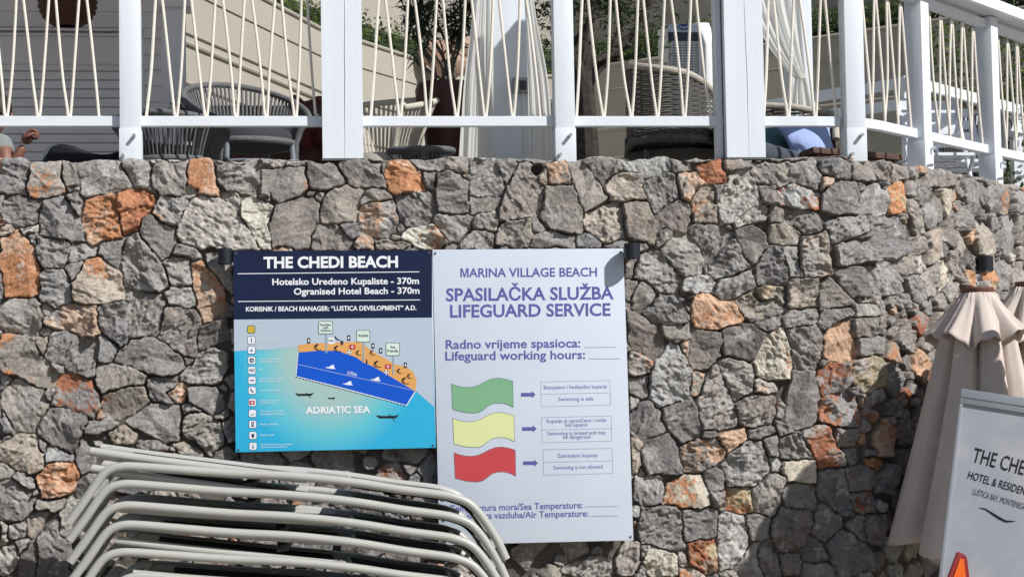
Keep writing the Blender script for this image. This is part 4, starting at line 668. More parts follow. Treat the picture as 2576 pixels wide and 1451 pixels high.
# ---------------------------------------------------------------- stack of sun loungers
YN, YF = -.96, -.42                                     # near and far side rails
nearpx = [(205, 1525), (247.8, 1466), (292, 1401), (319, 1377), (351.5, 1367), (393, 1366), (505.7, 1374), (668.7, 1386), (850, 1394), (1033, 1412), (1178.5, 1434), (1295, 1448.5), (1338.6, 1458.7), (1370.6, 1471.8), (1396.8, 1495), (1426, 1533), (1458, 1585), (1479, 1630)]
L0 = [np.array(K3(x, y, YN)) for x, y in nearpx]
bx_ = L0[9]                                             # reference point (backrest hinge region)
ORG = np.array([bx_[0], (YN+YF)/2, bx_[2]-.30])
def at_y(P, y): return [np.array([p[0], y, p[2]]) for p in P]
TR = .0205
def make_lounger():
    r = thing('sun_lounger', 'x', 'sun lounger', ORG, 'stacked sun loungers')
    sm = smoothpts(L0, 4)
    for y in (YN, YF):
        MB().tube(at_y(sm, y), TR, 14).build('side_rail', TUBE, r, smooth=True)
        for q, d in ((L0[0], L0[0]-L0[1]), (L0[-1], L0[-1]-L0[-2])):
            d = d/np.linalg.norm(d); p = np.array([q[0], y, q[2]])
            MB().tube([p-d*.002, p+d*.012], TR*1.02, 14).build('foot_cap', TUBE, r, smooth=True)
    for i, dz in ((9, -.012), (12, -.01), (1, 0), (16, 0)):
        p = L0[i]; MB().tube([(p[0], YN, p[2]+dz), (p[0], YF, p[2]+dz)], .013, 10).build('cross_bar', TUBE, r, smooth=True)
    # sling from the hinge to the foot bend
    rows = []
    for q in smoothpts(L0[9:15], 5):
        rows.append([(q[0], y, q[2]+.004-.04*math.sin(math.pi*(y-YN)/(YF-YN))) for y in np.linspace(YN+.012, YF-.012, 9)])
    MB().grid(rows).build('seat_sling', SLING, r, smooth=True, solid=.004)
    rows = []
    for q in smoothpts(L0[14:18], 4)[:-2]:
        rows.append([(q[0]-.012, y, q[2]-.012) for y in np.linspace(YN+.20, YF-.13, 5)])
    MB().grid(rows).build('foot_sling', SLING, r, smooth=True, solid=.004)
    nb = MB()
    for i in (2, 9, 11): nb.tube([L0[i]-np.array([0, 0, .015]), L0[i]-np.array([0, 0, .032])], .008, 8)
    nb.build_each('stacking_pad', RUBBER, r, smooth=True)
    # backrest, hinged at L0[9]
    hinge = thing('backrest', None, None, (0, 0, 0)); hinge.parent = r; hinge.location = tuple(L0[9]+np.array([0, (YF-YN)/2, .012])-ORG)
    bpx = [(264, 1321), (402, 1341), (535, 1358), (640, 1371), (760, 1386), (900, 1402)]
    B = [np.array(K3(x, y, YN+.045)) for x, y in bpx]
    bs = smoothpts(B, 4)
    for y in (YN+.046, YF-.046): MB().tube(at_y(bs, y), TR, 14).build('backrest_rail', TUBE, hinge, smooth=True)
    MB().tube([(B[0][0]+.05, YN+.046, B[0][2]-.005), (B[0][0]+.05, YF-.046, B[0][2]-.005)], .012, 10).build('head_bar', TUBE, hinge, smooth=True)
    rows = [[(q[0], y, q[2]+.003-.03*math.sin(math.pi*(y-YN-.05)/(YF-YN-.1))) for y in np.linspace(YN+.055, YF-.055, 9)] for q in bs[3:]]
    MB().grid(rows).build('backrest_sling', SLING, hinge, smooth=True, solid=.004)
    p = B[4]
    for y in (YN+.09, YF-.09):
        MB().tube([(p[0], y, p[2]-.01), (p[0]-.02, y, p[2]-.05), (p[0]-.07, y, p[2]-.058)], .012, 8).build('ratchet', RUBBER, hinge, smooth=True)
    return r
PXM = 5255/8.35                                         # photo pixels per metre at the stack's near side
lg0 = make_lounger()
place = [(0, 0, 0, 0), (1, -57, .55, 0), (3, -119, .62, 4.0), (6, -176, .80, 3.5), (-6, -247, .15, 1.0), (40, -318, .30, 3.0)]
labs = ['topmost white tubular sun lounger of the stack, its backrest slightly raised', 'second sun lounger from the top, its backrest rail sticking out at the left', 'third sun lounger from the top of the stack', 'fourth sun lounger from the top of the stack', 'fifth sun lounger from the top, its rail partly shaded', 'sixth sun lounger from the top, lowest one in view']
for k, (dx, dz, ty_, bk) in enumerate(place+[(20, -318-58*j, .3, 3) for j in range(1, 7)]):
    o = lg0 if k == 0 else dup(lg0)
    o.location = tuple(ORG+np.array([dx/PXM, .004*math.sin(k*2.1), dz/PXM])); o.rotation_euler = (0, R(ty_), 0)
    o['label'] = labs[k] if k < 6 else 'sun lounger low in the stack, below the sixth one'
    for ch in o.children:
        if ch.name.startswith('backrest'): ch.rotation_euler = (0, R(-bk), 0); ch.location.x += .13 if k > 1 else 0

# ---------------------------------------------------------------- closed parasols
def parasol(x, y, zt, label, seed, lean=(0, 0)):
    rg = random.Random(seed); p = thing('closed_parasol', label, 'parasol', (x, y, 0), 'closed beige parasols')
    def P(r_, th, z): k = (z-zt); return (x+r_*math.cos(th)+lean[0]*k, y+r_*math.sin(th)+lean[1]*k, z)
    n = 224
    ph_ = [rg.uniform(0, 6.28) for _ in range(6)]
    pleat = lambda a_, p_: 2*abs(math.cos(a_))**p_-1                # round outside, sharp crease inside
    # cape (upper frill)
    rows = []
    for i in range(18):
        f = i/17; row = []
        for j in range(n):
            th = 2*math.pi*j/n; w_ = pleat(3.5*th+ph_[0]+.35*math.sin(2*th+ph_[1]), .75); w2 = math.cos(3*th+ph_[2])
            r_ = .074+.158*f**.85*(1+.07*w2)+.050*f**1.25*w_+.006*f*math.cos(19*th+ph_[3])
            row.append(P(r_, th, zt-.012-.262*f*(1+.10*w2*f)+.034*f*f*w_+.006*f*math.cos(23*th)))
        rows.append(row)
    MB().grid(rows, True).build('cape', UMB, p, smooth=True, angle=60, solid=.003)
    # main canopy, hanging in deep folds
    rows = []; H_ = 1.31
    for i in range(34):
        f = i/33; row = []
        for j in range(n):
            th = 2*math.pi*j/n; fold = pleat(4*th+ph_[4]+.3*math.sin(th+ph_[2])+.25*f, .6)
            r_ = .07+.06*min(1, f/.12)+(.25*f**1.15)*(1+.10*math.cos(2*th+ph_[5]))+(.022+.105*f)*fold+.012*f*math.cos(13*th+ph_[2]+2*f)+.004*math.cos(31*th+6*f)
            z = zt-.02-H_*f-.05*f*f*(math.cos(2*th+ph_[1])*.6+fold*.5)
            row.append(P(max(.04, r_), th, z))
        rows.append(row)
    MB().grid(rows, True).build('canopy', UMB, p, smooth=True, angle=60, solid=.003)
    # inner hanging layer
    rows = []
    for i in range(8):
        f = i/7; rows.append([P(.16+.06*f+.05*math.cos(7*2*math.pi*j/n+ph_[3]), 2*math.pi*j/n, zt-.95-.48*f-.02*math.cos(5*2*math.pi*j/n)) for j in range(n)])
    MB().grid(rows, True).build('inner_fold', UMB, p, smooth=True, angle=180, solid=.003)
    MB().lathe([(.079, -.022), (.083, -.016), (.083, .004), (.079, .008), (.05, .006)], 40, P(0, 0, zt)).build('top_trim', UMBT, p, smooth=True)
    MB().tube([(x, y, .05), P(0, 0, zt+.0)], .022, 14).build('pole', TABLEW, p, smooth=True)
    MB().lathe([(.26, 0), (.26, .05), (.24, .06), (.05, .065), (.04, .22), (.03, .22)], 32, (x, y, .004)).build('base', FRAMEG, p, smooth=True)
    st = MB(); bq = P(.26, math.pi*1.15, zt-1.36)
    for d_ in (0, .05): st.tube([(bq[0]+d_, bq[1], bq[2]+.1), (bq[0]+d_+.012, bq[1], bq[2]-.15), (bq[0]+d_*.5, bq[1], bq[2]-.34)], .0022, 5)
    st.build_each('tie_cord', ROPE, p)
pt = K(2460, 727, -.27)
parasol(pt[0], pt[1], pt[2], 'closed beige parasol with a ruffled cape, standing behind the leaning hotel board', 11, (.03, 0))
pt2 = K(2592, 712, -.02)
parasol(pt2[0], pt2[1], pt2[2], 'closed beige parasol cut by the right edge of the photo', 5)

parasol(2.98, -1.33, 2.72, 'tall closed beige parasol standing just outside the right edge, its shadow on the wall', 8)

# ---------------------------------------------------------------- hotel board (A-frame) and warning triangle
YA = -2.35; nA = np.array([-.34, -1, .12]); nA = nA/np.linalg.norm(nA)
pA = np.array(K3(2817, 1137, YA))
def onA(x, y, k=0):
    d = ray(x*W/3000, y*W/3000); q = pA+nA*k; return c_o+d*(np.dot(q-c_o, nA)/np.dot(d, nA))
def zfoot(x, y):                                       # walk down to the ground
    return onA(x, y)
TLa, TRa = (2817, 1137), (3105, 1180)
BLa, BRa = (2665, 2390), (2985, 2500)
ab = thing('hotel_board', 'leaning white hotel board in a grey aluminium frame, in front of the parasols', 'sign', onA(2820, 1900)*np.array([1, 1, 0]))
def bil(u, v, k=0):
    t_ = np.array(TLa)*(1-u)+np.array(TRa)*u; b_ = np.array(BLa)*(1-u)+np.array(BRa)*u; q = t_*(1-v)+b_*v; return onA(q[0], q[1], k)
fw, fh = .05, .034
PAN = bpy.data.materials.new('print_cloud'); PAN.use_nodes = True
N = PAN.node_tree.nodes; L = PAN.node_tree.links
tc = N.new('ShaderNodeTexCoord'); nz = N.new('ShaderNodeTexNoise'); nz.inputs['Scale'].default_value = 4.5; nz.inputs['Detail'].default_value = 5; nz.inputs['Roughness'].default_value = .55
cr_ = N.new('ShaderNodeValToRGB'); cr_.color_ramp.elements[0].position = .45; cr_.color_ramp.elements[1].position = .72; cr_.color_ramp.elements[0].color = (.365, .385, .44, 1); cr_.color_ramp.elements[1].color = (.50, .495, .49, 1)
L.new(tc.outputs['Object'], nz.inputs['Vector']); L.new(nz.outputs['Fac'], cr_.inputs[0]); L.new(cr_.outputs[0], N['Principled BSDF'].inputs['Base Color']); N['Principled BSDF'].inputs['Roughness'].default_value = .45
MB().prism([bil(.01, .005), bil(.99, .005), bil(.99, .99), bil(.01, .99)], -nA*.008).build('panel', PAN, ab)
def strip(u0, v0, u1, v1, name): MB().prism([bil(u0, v0, .009), bil(u1, v0, .009), bil(u1, v1, .009), bil(u0, v1, .009)], -nA*.024).build(name, ALU, ab, smooth=True, bevel=.002)
ALU = mat('brushed_aluminium', (.36, .38, .41), .35, .05, 4, metal=.35)
strip(0, 0, 1, fh, 'frame_bar'); strip(0, .97, 1, 1, 'frame_bar'); strip(0, fh+.0006, .032, .9694, 'frame_bar'); strip(.968, fh+.0006, 1, .9694, 'frame_bar')
mb = MB(); ln = [bil(.0, fh*.55, .0098), bil(1, fh*.55, .0098), bil(1, fh*.62, .0098), bil(0, fh*.62, .0098)]; mb.add(ln, [(0, 1, 2, 3)]); mb.build('frame_groove', RUBBER, ab)
f7 = lambda x, y: (2500+x/2.46, 1100+y/2.46)
def letA(items, k, bold):
    for body, a_, b_, cap in items:
        mb_ = MB(); a2, b2q = f7(*a_), f7(*b_); letter(mb_, body, a2, b2q, cap/2.46, lambda x, y: onA(x, y, k), bold); mb_.build('lettering', DK, ab)
letA([('THE CHEDI', (852, 618), (1312, 738), 106)], .0016, .004); letA([('HOTEL & RESIDENCES', (822, 738), (1322, 884), 56)], .0016, .006); letA([('LUŠTICA BAY, MONTENEGRO', (858, 852), (1262, 974), 44)], .0016, -.006)
sw = [(903, 950), (950, 958), (1000, 990), (1050, 1022), (1100, 1047), (1172, 1047)]; hw_ = [1, 6, 10, 11, 9, 1]
up_, dn_ = [(x, y-h_*.8) for (x, y), h_ in zip(sw, hw_)], [(x, y+h_) for (x, y), h_ in zip(sw, hw_)]
MB().add([onA(*f7(*p), .0016) for p in up_+dn_[::-1]], [tuple(range(12))]).build('swoosh', DK, ab)
for u in (.04, .96):
    a_ = bil(u, .03, -.02); MB().tube([a_, (a_[0]+.12, a_[1]+.42, 0.01)], .013, 8).build('prop_leg', ALU, ab, smooth=True)
    b_ = bil(u, .985, 0); MB().tube([b_, (b_[0], b_[1], 0.0)], .013, 8).build('foot', ALU, ab, smooth=True)
YT = YA-.14
def onT(x, y): d = ray(*[q*W/3000 for q in f7(x, y)]); return c_o+d*((YT-c_o[1])/d[1])
tr = thing('warning_triangle', 'orange warning triangle with a dark red border, standing before the hotel board', 'warning sign', onT(720, 2200)*np.array([1, 1, 0]))
RED = mat('reflective_red', (.23, .012, .016), .4, .1, 30); ORG_ = mat('fluorescent_orange', (.78, .13, .012), .45, .06, 30)
out_ = [(748, 1275), (764, 1268), (805, 1288), (820, 1310), (985, 2600), (250, 2600)]
MB().prism([onT(*p) for p in out_], (0, .012, 0)).build('border_panel', RED, tr, smooth=True, bevel=.002)
MB().prism([onT(*p)-np.array([0, .002, 0]) for p in [(768, 1312), (795, 1322), (922, 2500), (350, 2500)]], (0, -.002, 0)).build('orange_panel', ORG_, tr)
q = onT(600, 2600); MB().box((q[0]-.2, YT-.06, 0), (q[0]+.2, YT+.09, .03)).build('foot', RUBBER, tr, smooth=True, bevel=.006)
MB().tube([(q[0], YT+.02, .03), (q[0], YT+.02, q[2]+.1)], .012, 8).build('upright', ALU, tr, smooth=True)

# ================================================================ the terrace behind the railing
# ---------------------------------------------------------------- clapboard cabin with a roller shutter
YC = 3.2
cab = thing('clapboard_cabin', 'grey clapboard cabin with a lowered roller shutter, behind the left railing', 'building', K(200, 300, YC)*np.array([1, 1, 0])+np.array([0, 0, 2.55]))
xl = -6.0; xr = K(440, 200, YC)[0]; zs_ = K(345, 170, YC)[2]; xs = K(352, 170, YC)[0]; zb_ = K(200, 128, YC)[2]; zt_ = K(200, 106, YC)[2]
cb = MB(); z = zt_+.10; 
while z < 5.0: cb.prism([(xl, YC, z), (xl, YC-.018, z), (xl, YC-.004, z+.108), (xl, YC, z+.108)], (xr-xl, 0, 0)); z += .110
z = 2.56
while z < zt_+.09: cb.prism([(xs+.01, YC, z), (xs+.01, YC-.018, z), (xs+.01, YC-.004, z+.108), (xs+.01, YC, z+.108)], (xr-xs-.01, 0, 0)); z += .110
cb.box((xl, YC, 2.55), (xr, YC+.12, 5.05)); cb.build('wall', CLAP, cab)
tb = MB(); tb.box((xl, YC-.045, zb_-.10), (xs+.03, YC-.001, zt_+.03)); tb.box((xl, YC-.055, zt_+.032), (xs+.03, YC-.001, zt_+.05)); tb.box((xl, YC-.055, zt_+.068), (xs+.03, YC-.001, zt_+.085)); tb.build('shutter_box', CLAP, cab, smooth=True, bevel=.004)
sh = MB(); z = 2.58; pit = .062
while z < zb_-.11: sh.prism([(xl, YC-.004, z), (xl, YC-.024, z+.006), (xl, YC-.028, z+pit*.5), (xl, YC-.022, z+pit-.006), (xl, YC-.004, z+pit-.001)], (xs-xl, 0, 0)); z += pit
sh.build('roller_shutter', CLAP, cab)
MB().box((xs, YC-.05, 2.55), (xs+.03, YC-.001, zb_-.105)).build('shutter_guide', CLAP, cab)
# porch post with bracket, and an unseen roof added to shade the cabin
pc = thing('porch_post', 'grey timber porch post with a square bracket, right of the roller shutter', 'post', K(433, 300, 2.2)*np.array([1, 1, 0])+np.array([0, 0, 2.55]))
pa, pb = K(408, 200, 2.2), K(465, 200, 2.2)
MB().box((pa[0], 2.2, 2.55), (pb[0], 2.2+.16, 4.86)).build('shaft', CLAP, pc, smooth=True, bevel=.004)
pa2, pb2 = K(398, 20, 2.2), K(478, 20, 2.2); MB().box((pa2[0], 2.16, pa2[2]), (pb2[0], 2.40, pa2[2]+.14)).build('bracket', CLAP, pc, smooth=True, bevel=.004)
rf = thing('shade_roof', 'unseen flat roof added above the cabin to shade its shutter', 'roof', (-3.2, 2.3, 4.86))
ex = lambda y: -1.97+(3.32-y)*SUN.x/-SUN.y  # right edge follows the sun's bearing, so the added shade stops at the cabin
MB().prism([(-6.2, .75, 4.86), (ex(.75), .75, 4.86), (ex(3.3), 3.3, 4.86), (-6.2, 3.3, 4.86)], (0, 0, .10)).build('deck', CLAP, rf)
bm_ = MB()
for i in range(4): y = .9+i*.7; bm_.box((-6.2, y, 4.72), (ex(y+.1)-.05, y+.1, 4.8599))
bm_.build('beam', CLAP, rf)
# pendant
pn = thing('pendant_lamp', 'round brown wicker pendant lamp hanging before the cabin wall', 'pendant lamp', K(170, 70, 2.4))
c = K(170, 8, 2.4); prof = []
for i in range(13): a_ = R(-78+i*13.5); prof.append((.183*math.cos(a_)**.75, .155*math.sin(a_)))
MB().lathe(prof, 40, tuple(c), cap=False).build('shade', PENDANT, pn, smooth=True, solid=.006)
bd_ = MB()
for i in range(1, 12): r_, z_ = prof[i]; bd_.tube([(c[0]+(r_+.002)*math.cos(2*math.pi*j/40), c[1]+(r_+.002)*math.sin(2*math.pi*j/40), c[2]+z_) for j in range(40)], .006, 5, closed=True)
bd_.build('weave', PENDANT, pn, smooth=True)
MB().tube([c+np.array([0, 0, .15]), (c[0], c[1], 4.72)], .006, 6).build('cord', RUBBER, pn)
MB().lathe([(.03, -.05), (.05, 0), (.03, .05)], 16, tuple(c)).build('bulb', COOLER, pn, smooth=True)

# ---------------------------------------------------------------- canvas-clad garden walls and the planting behind
ZW = 4.8
def wall_line(pxs, zt): return [c_o+ray(x, y)*((zt-c_o[2])/ray(x, y)[2]) for x, y in pxs]
wl = wall_line([(560, -62), (800, 66), (1060, 150), (1165, 181), (1420, 190), (1500, 165), (1700, 138), (2060, 92), (2260, 62), (2620, 10), (2950, -40)], ZW)
wl = [np.array([q[0], q[1]]) for q in wl]; wdir = (wl[0]-wl[1])/np.linalg.norm(wl[0]-wl[1])
def px_of(p): v_ = np.array([p[0], p[1], 3.4])-c_o; return W/2+F*(v_@c_r)/(v_@c_f)
wl[0] = next(wl[1]+wdir*k_ for k_ in np.arange(.2, 6, .02) if px_of(wl[1]+wdir*k_) < 430)
def sheet_wall(name, label, cat, line, z0, z1, th, M_, seams=(), sag=0):
    b = thing(name, label, cat, (line[len(line)//2][0], line[len(line)//2][1], z0)); n_ = len(line)
    nrm = []
    for i in range(n_):
        d = line[min(i+1, n_-1)]-line[max(i-1, 0)]; d = d/np.linalg.norm(d); nrm.append(np.array([-d[1], d[0]]))
    m_ = MB()
    fr_ = [(p[0], p[1]) for p in line]; bk = [(p[0]+q[0]*th, p[1]+q[1]*th) for p, q in zip(line, nrm)]
    zz = np.linspace(z0, z1, 14)
    rows = [[(p[0]+q[0]*-sag*math.sin(math.pi*(z-z0)/(z1-z0)), p[1]+q[1]*-sag*math.sin(math.pi*(z-z0)/(z1-z0)), z) for p, q in zip(line, nrm)] for z in zz]
    rows.append([(x, y, z1) for x, y in bk]); rows.append([(x, y, z0) for x, y in bk])
    m_.grid(rows); m_.build('canvas', M_, b, smooth=True)
    for zs2, r_ in seams:
        m2 = MB().tube([(p[0]-q[0]*(.008+sag*math.sin(math.pi*(zs2-z0)/(z1-z0))), p[1]-q[1]*(.008+sag*math.sin(math.pi*(zs2-z0)/(z1-z0))), zs2) for p, q in zip(line, nrm)], r_, 8)
        m2.build('seam', M_, b, smooth=True)
    return b
CANV2 = CANVAS
sheet_wall('canvas_windbreak', 'long beige canvas windbreak with stitched seams, behind the terrace chairs', 'windbreak', wl, 2.50, ZW, .10, CANVAS, ((ZW-.014, .018), (ZW-.27, .006), (ZW-.60, .012), (ZW-.68, .020), (ZW-.98, .014)), .05)
ul = []
for i, p in enumerate(wl):
    d = wl[min(i+1, len(wl)-1)]-wl[max(i-1, 0)]; d = d/np.linalg.norm(d); ul.append(p+np.array([-d[1], d[0]])*.95)
ul[0] = ul[1]+(ul[0]-ul[1])*.45
sheet_wall('upper_garden_wall', 'tall beige rendered wall above the hedge strip', 'wall', ul, ZW+.44, 9.0, .12, mat('beige_render', (.38, .355, .31), .9, .06, 2, .2, 40))
hl = [(p*.5+q*.5) for p, q in zip(wl, ul)]; hl[0] = hl[1]+(hl[0]-hl[1])*.6
rg = random.Random(9)
def poly_at(line, f):
    L_ = [np.linalg.norm(line[i+1]-line[i]) for i in range(len(line)-1)]; d = f*sum(L_); i = 0
    while i < len(L_)-1 and d > L_[i]: d -= L_[i]; i += 1
    return line[i]+(line[i+1]-line[i])*min(1, d/L_[i])
hd = thing('hedge', 'clipped green hedge strip between the windbreak and the tall beige wall', 'hedge', (hl[4][0], hl[4][1], 3.9))
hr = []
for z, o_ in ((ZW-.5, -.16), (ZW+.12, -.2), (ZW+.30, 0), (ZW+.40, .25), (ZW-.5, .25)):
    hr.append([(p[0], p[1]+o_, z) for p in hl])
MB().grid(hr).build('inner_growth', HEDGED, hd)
hm = MB()
for i in range(17000):
    p = poly_at(hl, rg.random()); cl = .5+.5*math.sin(p[0]*7+p[1]*5)
    q = Vector((p[0]+rg.gauss(0, .13), p[1]+rg.uniform(-.34, .2), ZW-.08+rg.random()*(.36+.14*cl)))
    d = Vector((rg.gauss(0, 1), rg.gauss(-.3, 1), rg.gauss(.4, .8))); hm.quadleaf(q, d, rg.uniform(.03, .06), rg.uniform(.016, .032), (rg.gauss(0, 1), rg.gauss(-.6, 1), rg.gauss(.5, 1)))
hm.build('leaves', HEDGE, hd)
for px, py, r_ in ((1096, 132, .13), (1128, 158, .16), (1152, 118, .12)):          # boulders showing above the windbreak
    c = K(px, py, 8.3); r_ *= 1.2; b = MB(); rows = []
    for i in range(9):
        rows.append([(c[0]+r_*math.cos(2*math.pi*j/14)*math.sin(math.pi*i/8)*(1+.25*math.sin(j*2.3+i)), c[1]+r_*math.sin(2*math.pi*j/14)*math.sin(math.pi*i/8), c[2]-r_*.8*math.cos(math.pi*i/8)*(1+.2*math.sin(j*1.7))) for j in range(14)])
    o = b.grid(rows, True).build('boulder', mat('pinkish_rock', (.40, .27, .21), .9, .35, 9, .6, 30), None, smooth=True, angle=25)
    tag(o, {1096: 'small rust coloured boulder lying behind the windbreak left of the oleander', 1128: 'largest pinkish boulder lying behind the windbreak under the oleander twigs', 1152: 'pinkish boulder highest on the slope behind the oleander'}[px], 'boulder', 'boulders behind the windbreak')

# ---------------------------------------------------------------- rope tub chairs
def tub_chair(name, label, cat, at, rot, M_, rb=.33, rt=.37, zseat=.30, harm=.50, hback=.74, nst=64, legs=True, cush=True, open_=.85, group=None):
    """tub chair: open side towards local -y; strands run from the rim to the seat ring"""
    c = thing(name, label, cat, at, group); Rm = Matrix.Rotation(rot, 3, 'Z')
    def W_(x, y, z): q = Rm @ Vector((x, y, 0)); return (at[0]+q.x, at[1]+q.y, at[2]+z)
    A0, A1 = -math.pi/2+open_, 1.5*math.pi-open_
    def rim(f):
        a_ = A0+(A1-A0)*f; k_ = math.sin(math.pi*f)**1.3; return a_, rt*(1+.06*k_), harm+(hback-harm)*k_
    rp = [W_(r_*math.cos(a_), r_*math.sin(a_), z) for a_, r_, z in [rim(i/40) for i in range(41)]]
    a0_, r0_, z0_ = rim(0); a1_, r1_, z1_ = rim(1)
    pre_ = [W_(rb*1.02*math.cos(a0_), rb*1.02*math.sin(a0_), zseat*.1), W_(rb*1.05*math.cos(a0_), rb*1.05*math.sin(a0_), zseat)]
    pos_ = [W_(rb*1.05*math.cos(a1_), rb*1.05*math.sin(a1_), zseat), W_(rb*1.02*math.cos(a1_), rb*1.02*math.sin(a1_), zseat*.1)]
    MB().tube(smoothpts(pre_+rp+pos_, 2), .019, 10).build('rim', M_, c, smooth=True)
    st = MB()
    for i in range(1, nst):
        f = i/nst; a_, r_, z = rim(f); rr_ = rb*.98; mid_z = zseat+(z-zseat)*.5
        st.tube([W_(r_*math.cos(a_), r_*math.sin(a_), z-.005), W_((r_*.45+rr_*.55)*math.cos(a_), (r_*.45+rr_*.55)*math.sin(a_), mid_z), W_(rr_*math.cos(a_), rr_*math.sin(a_), zseat)], .0085, 6)
    st.build('rope_back', M_, c, smooth=True)
    MB().tube([W_(rb*math.cos(2*math.pi*j/36), rb*math.sin(2*math.pi*j/36), zseat) for j in range(36)], .020, 10, closed=True).build('seat_ring', M_, c, smooth=True)
    MB().tube([W_(rb*.93*math.cos(2*math.pi*j/36), rb*.93*math.sin(2*math.pi*j/36), zseat-.12) for j in range(36)], .012, 8, closed=True).build('stretcher', FRAMEG, c, smooth=True)
    q = W_(0, 0, 0)
    MB().lathe([(rb*.94, zseat-.012), (rb*.97, zseat+.03), (rb*.9, zseat+.075), (.02, zseat+.085)], 36, q).build('cushion', DARKCUSH if cush else LROPE, c, smooth=True)
    if legs:
        for a_ in (.25, .75, 1.25, 1.75):
            a2 = a_*math.pi; MB().tube([W_(rb*math.cos(a2), rb*math.sin(a2), zseat), W_(rb*1.12*math.cos(a2), rb*1.12*math.sin(a2), 0)], .016, 8).build('leg', FRAMEG, c, smooth=True)
    return c
ZF = 2.55
def on_floor(px, Y): q = K(px, 300, Y); return (q[0], Y, ZF)
def top_z(py, Y, px=1000): return K(px, py, Y)[2]-ZF
tub_chair('rope_armchair', 'charcoal rope tub armchair seen from behind, in front of the dark red table', 'armchair', on_floor(622, 1.25), R(22), DROPE, .28, .36, zseat=.44, harm=.56, hback=top_z(208, 1.5, 620), open_=.9, group='rope armchairs')
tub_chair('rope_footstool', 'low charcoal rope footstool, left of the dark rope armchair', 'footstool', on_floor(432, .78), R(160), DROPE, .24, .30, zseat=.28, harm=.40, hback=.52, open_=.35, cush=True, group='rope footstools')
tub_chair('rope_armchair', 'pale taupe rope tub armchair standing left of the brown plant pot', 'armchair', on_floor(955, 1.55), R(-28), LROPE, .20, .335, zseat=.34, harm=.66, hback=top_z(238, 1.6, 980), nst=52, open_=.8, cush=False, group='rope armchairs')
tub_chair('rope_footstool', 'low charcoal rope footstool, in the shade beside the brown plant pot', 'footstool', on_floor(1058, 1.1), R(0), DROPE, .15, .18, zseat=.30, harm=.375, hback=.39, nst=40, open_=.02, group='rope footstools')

# ---------------------------------------------------------------- dark red table with flowers
tb_ = thing('side_table', 'dark red table behind the charcoal rope armchair', 'table', on_floor(650, 2.3))
za = K(650, 268, 2.3)[2]; xa, xb = K(486, 280, 2.3)[0], K(838, 280, 2.3)[0]
MB().box((xa, 2.3, za-.05), (xb, 3.0, za)).build('top', TABLEW, tb_, smooth=True, bevel=.006)
cl = MB(); rows = []
for i in range(9):
    z = za+.004-.42*i/8; rows.append([(xa+(xb-xa)*j/50, 2.29-.012*(i/8)*(1+math.sin(j*.9+.2*i))-.02*(i/8)*math.sin(j*.35), z+.008*math.sin(j*.35)*(i/8)) for j in range(51)])
cl.grid(rows).build('apron', TABLEW, tb_, smooth=True)
for x in (xa+.05, xb-.05):
    for y in (2.35, 2.95): MB().box((x-.025, y-.025, ZF), (x+.025, y+.025, za-.05)).build('leg', TABLEW, tb_)
rc = MB(); rows = []; x0, x1 = K(728, 250, 2.25)[0], K(842, 250, 2.25)[0]; zt2 = K(780, 238, 2.25)[2]
for i in range(10):
    f = i/9; rows.append([(x0+(x1-x0)*j/30, 2.24+.22*(1-f)**2-.03*math.sin(j*.6+f*2), zt2-.34*f+.02*math.sin(j*.4)) for j in range(31)])
o = rc.grid(rows).build('folded_blanket', REDCLOTH, None, smooth=True, solid=.01)
tag(o, 'dark red folded blanket lying on the dark red table by the pillar', 'blanket')
fl = thing('flower_pot', 'small pot of pink flowers at the left end of the dark red table', 'flowers', K(482, 296, 2.2))
c = K(482, 300, 2.2); MB().lathe([(.05, -.14), (.07, 0), (.075, 0), (.06, -.01)], 18, tuple(c)).build('pot', MAROON, fl, smooth=True)
m1, m2 = MB(), MB()
for i in range(110):
    a_ = rg.uniform(0, 6.28); r_ = rg.uniform(.01, .11); q = Vector((c[0]+r_*math.cos(a_), c[1]+r_*math.sin(a_), c[2]+rg.uniform(.0, .13)))
    (m1 if rg.random() < .45 else m2).quadleaf(q, (math.cos(a_), math.sin(a_), rg.uniform(-.1, 1)), rg.uniform(.03, .06), rg.uniform(.015, .03), (rg.gauss(0, 1), -1, 1))
m1.build('petals', mat('pink_petal', (.50, .08, .20), .6), fl); m2.build('leaves', HEDGE, fl)

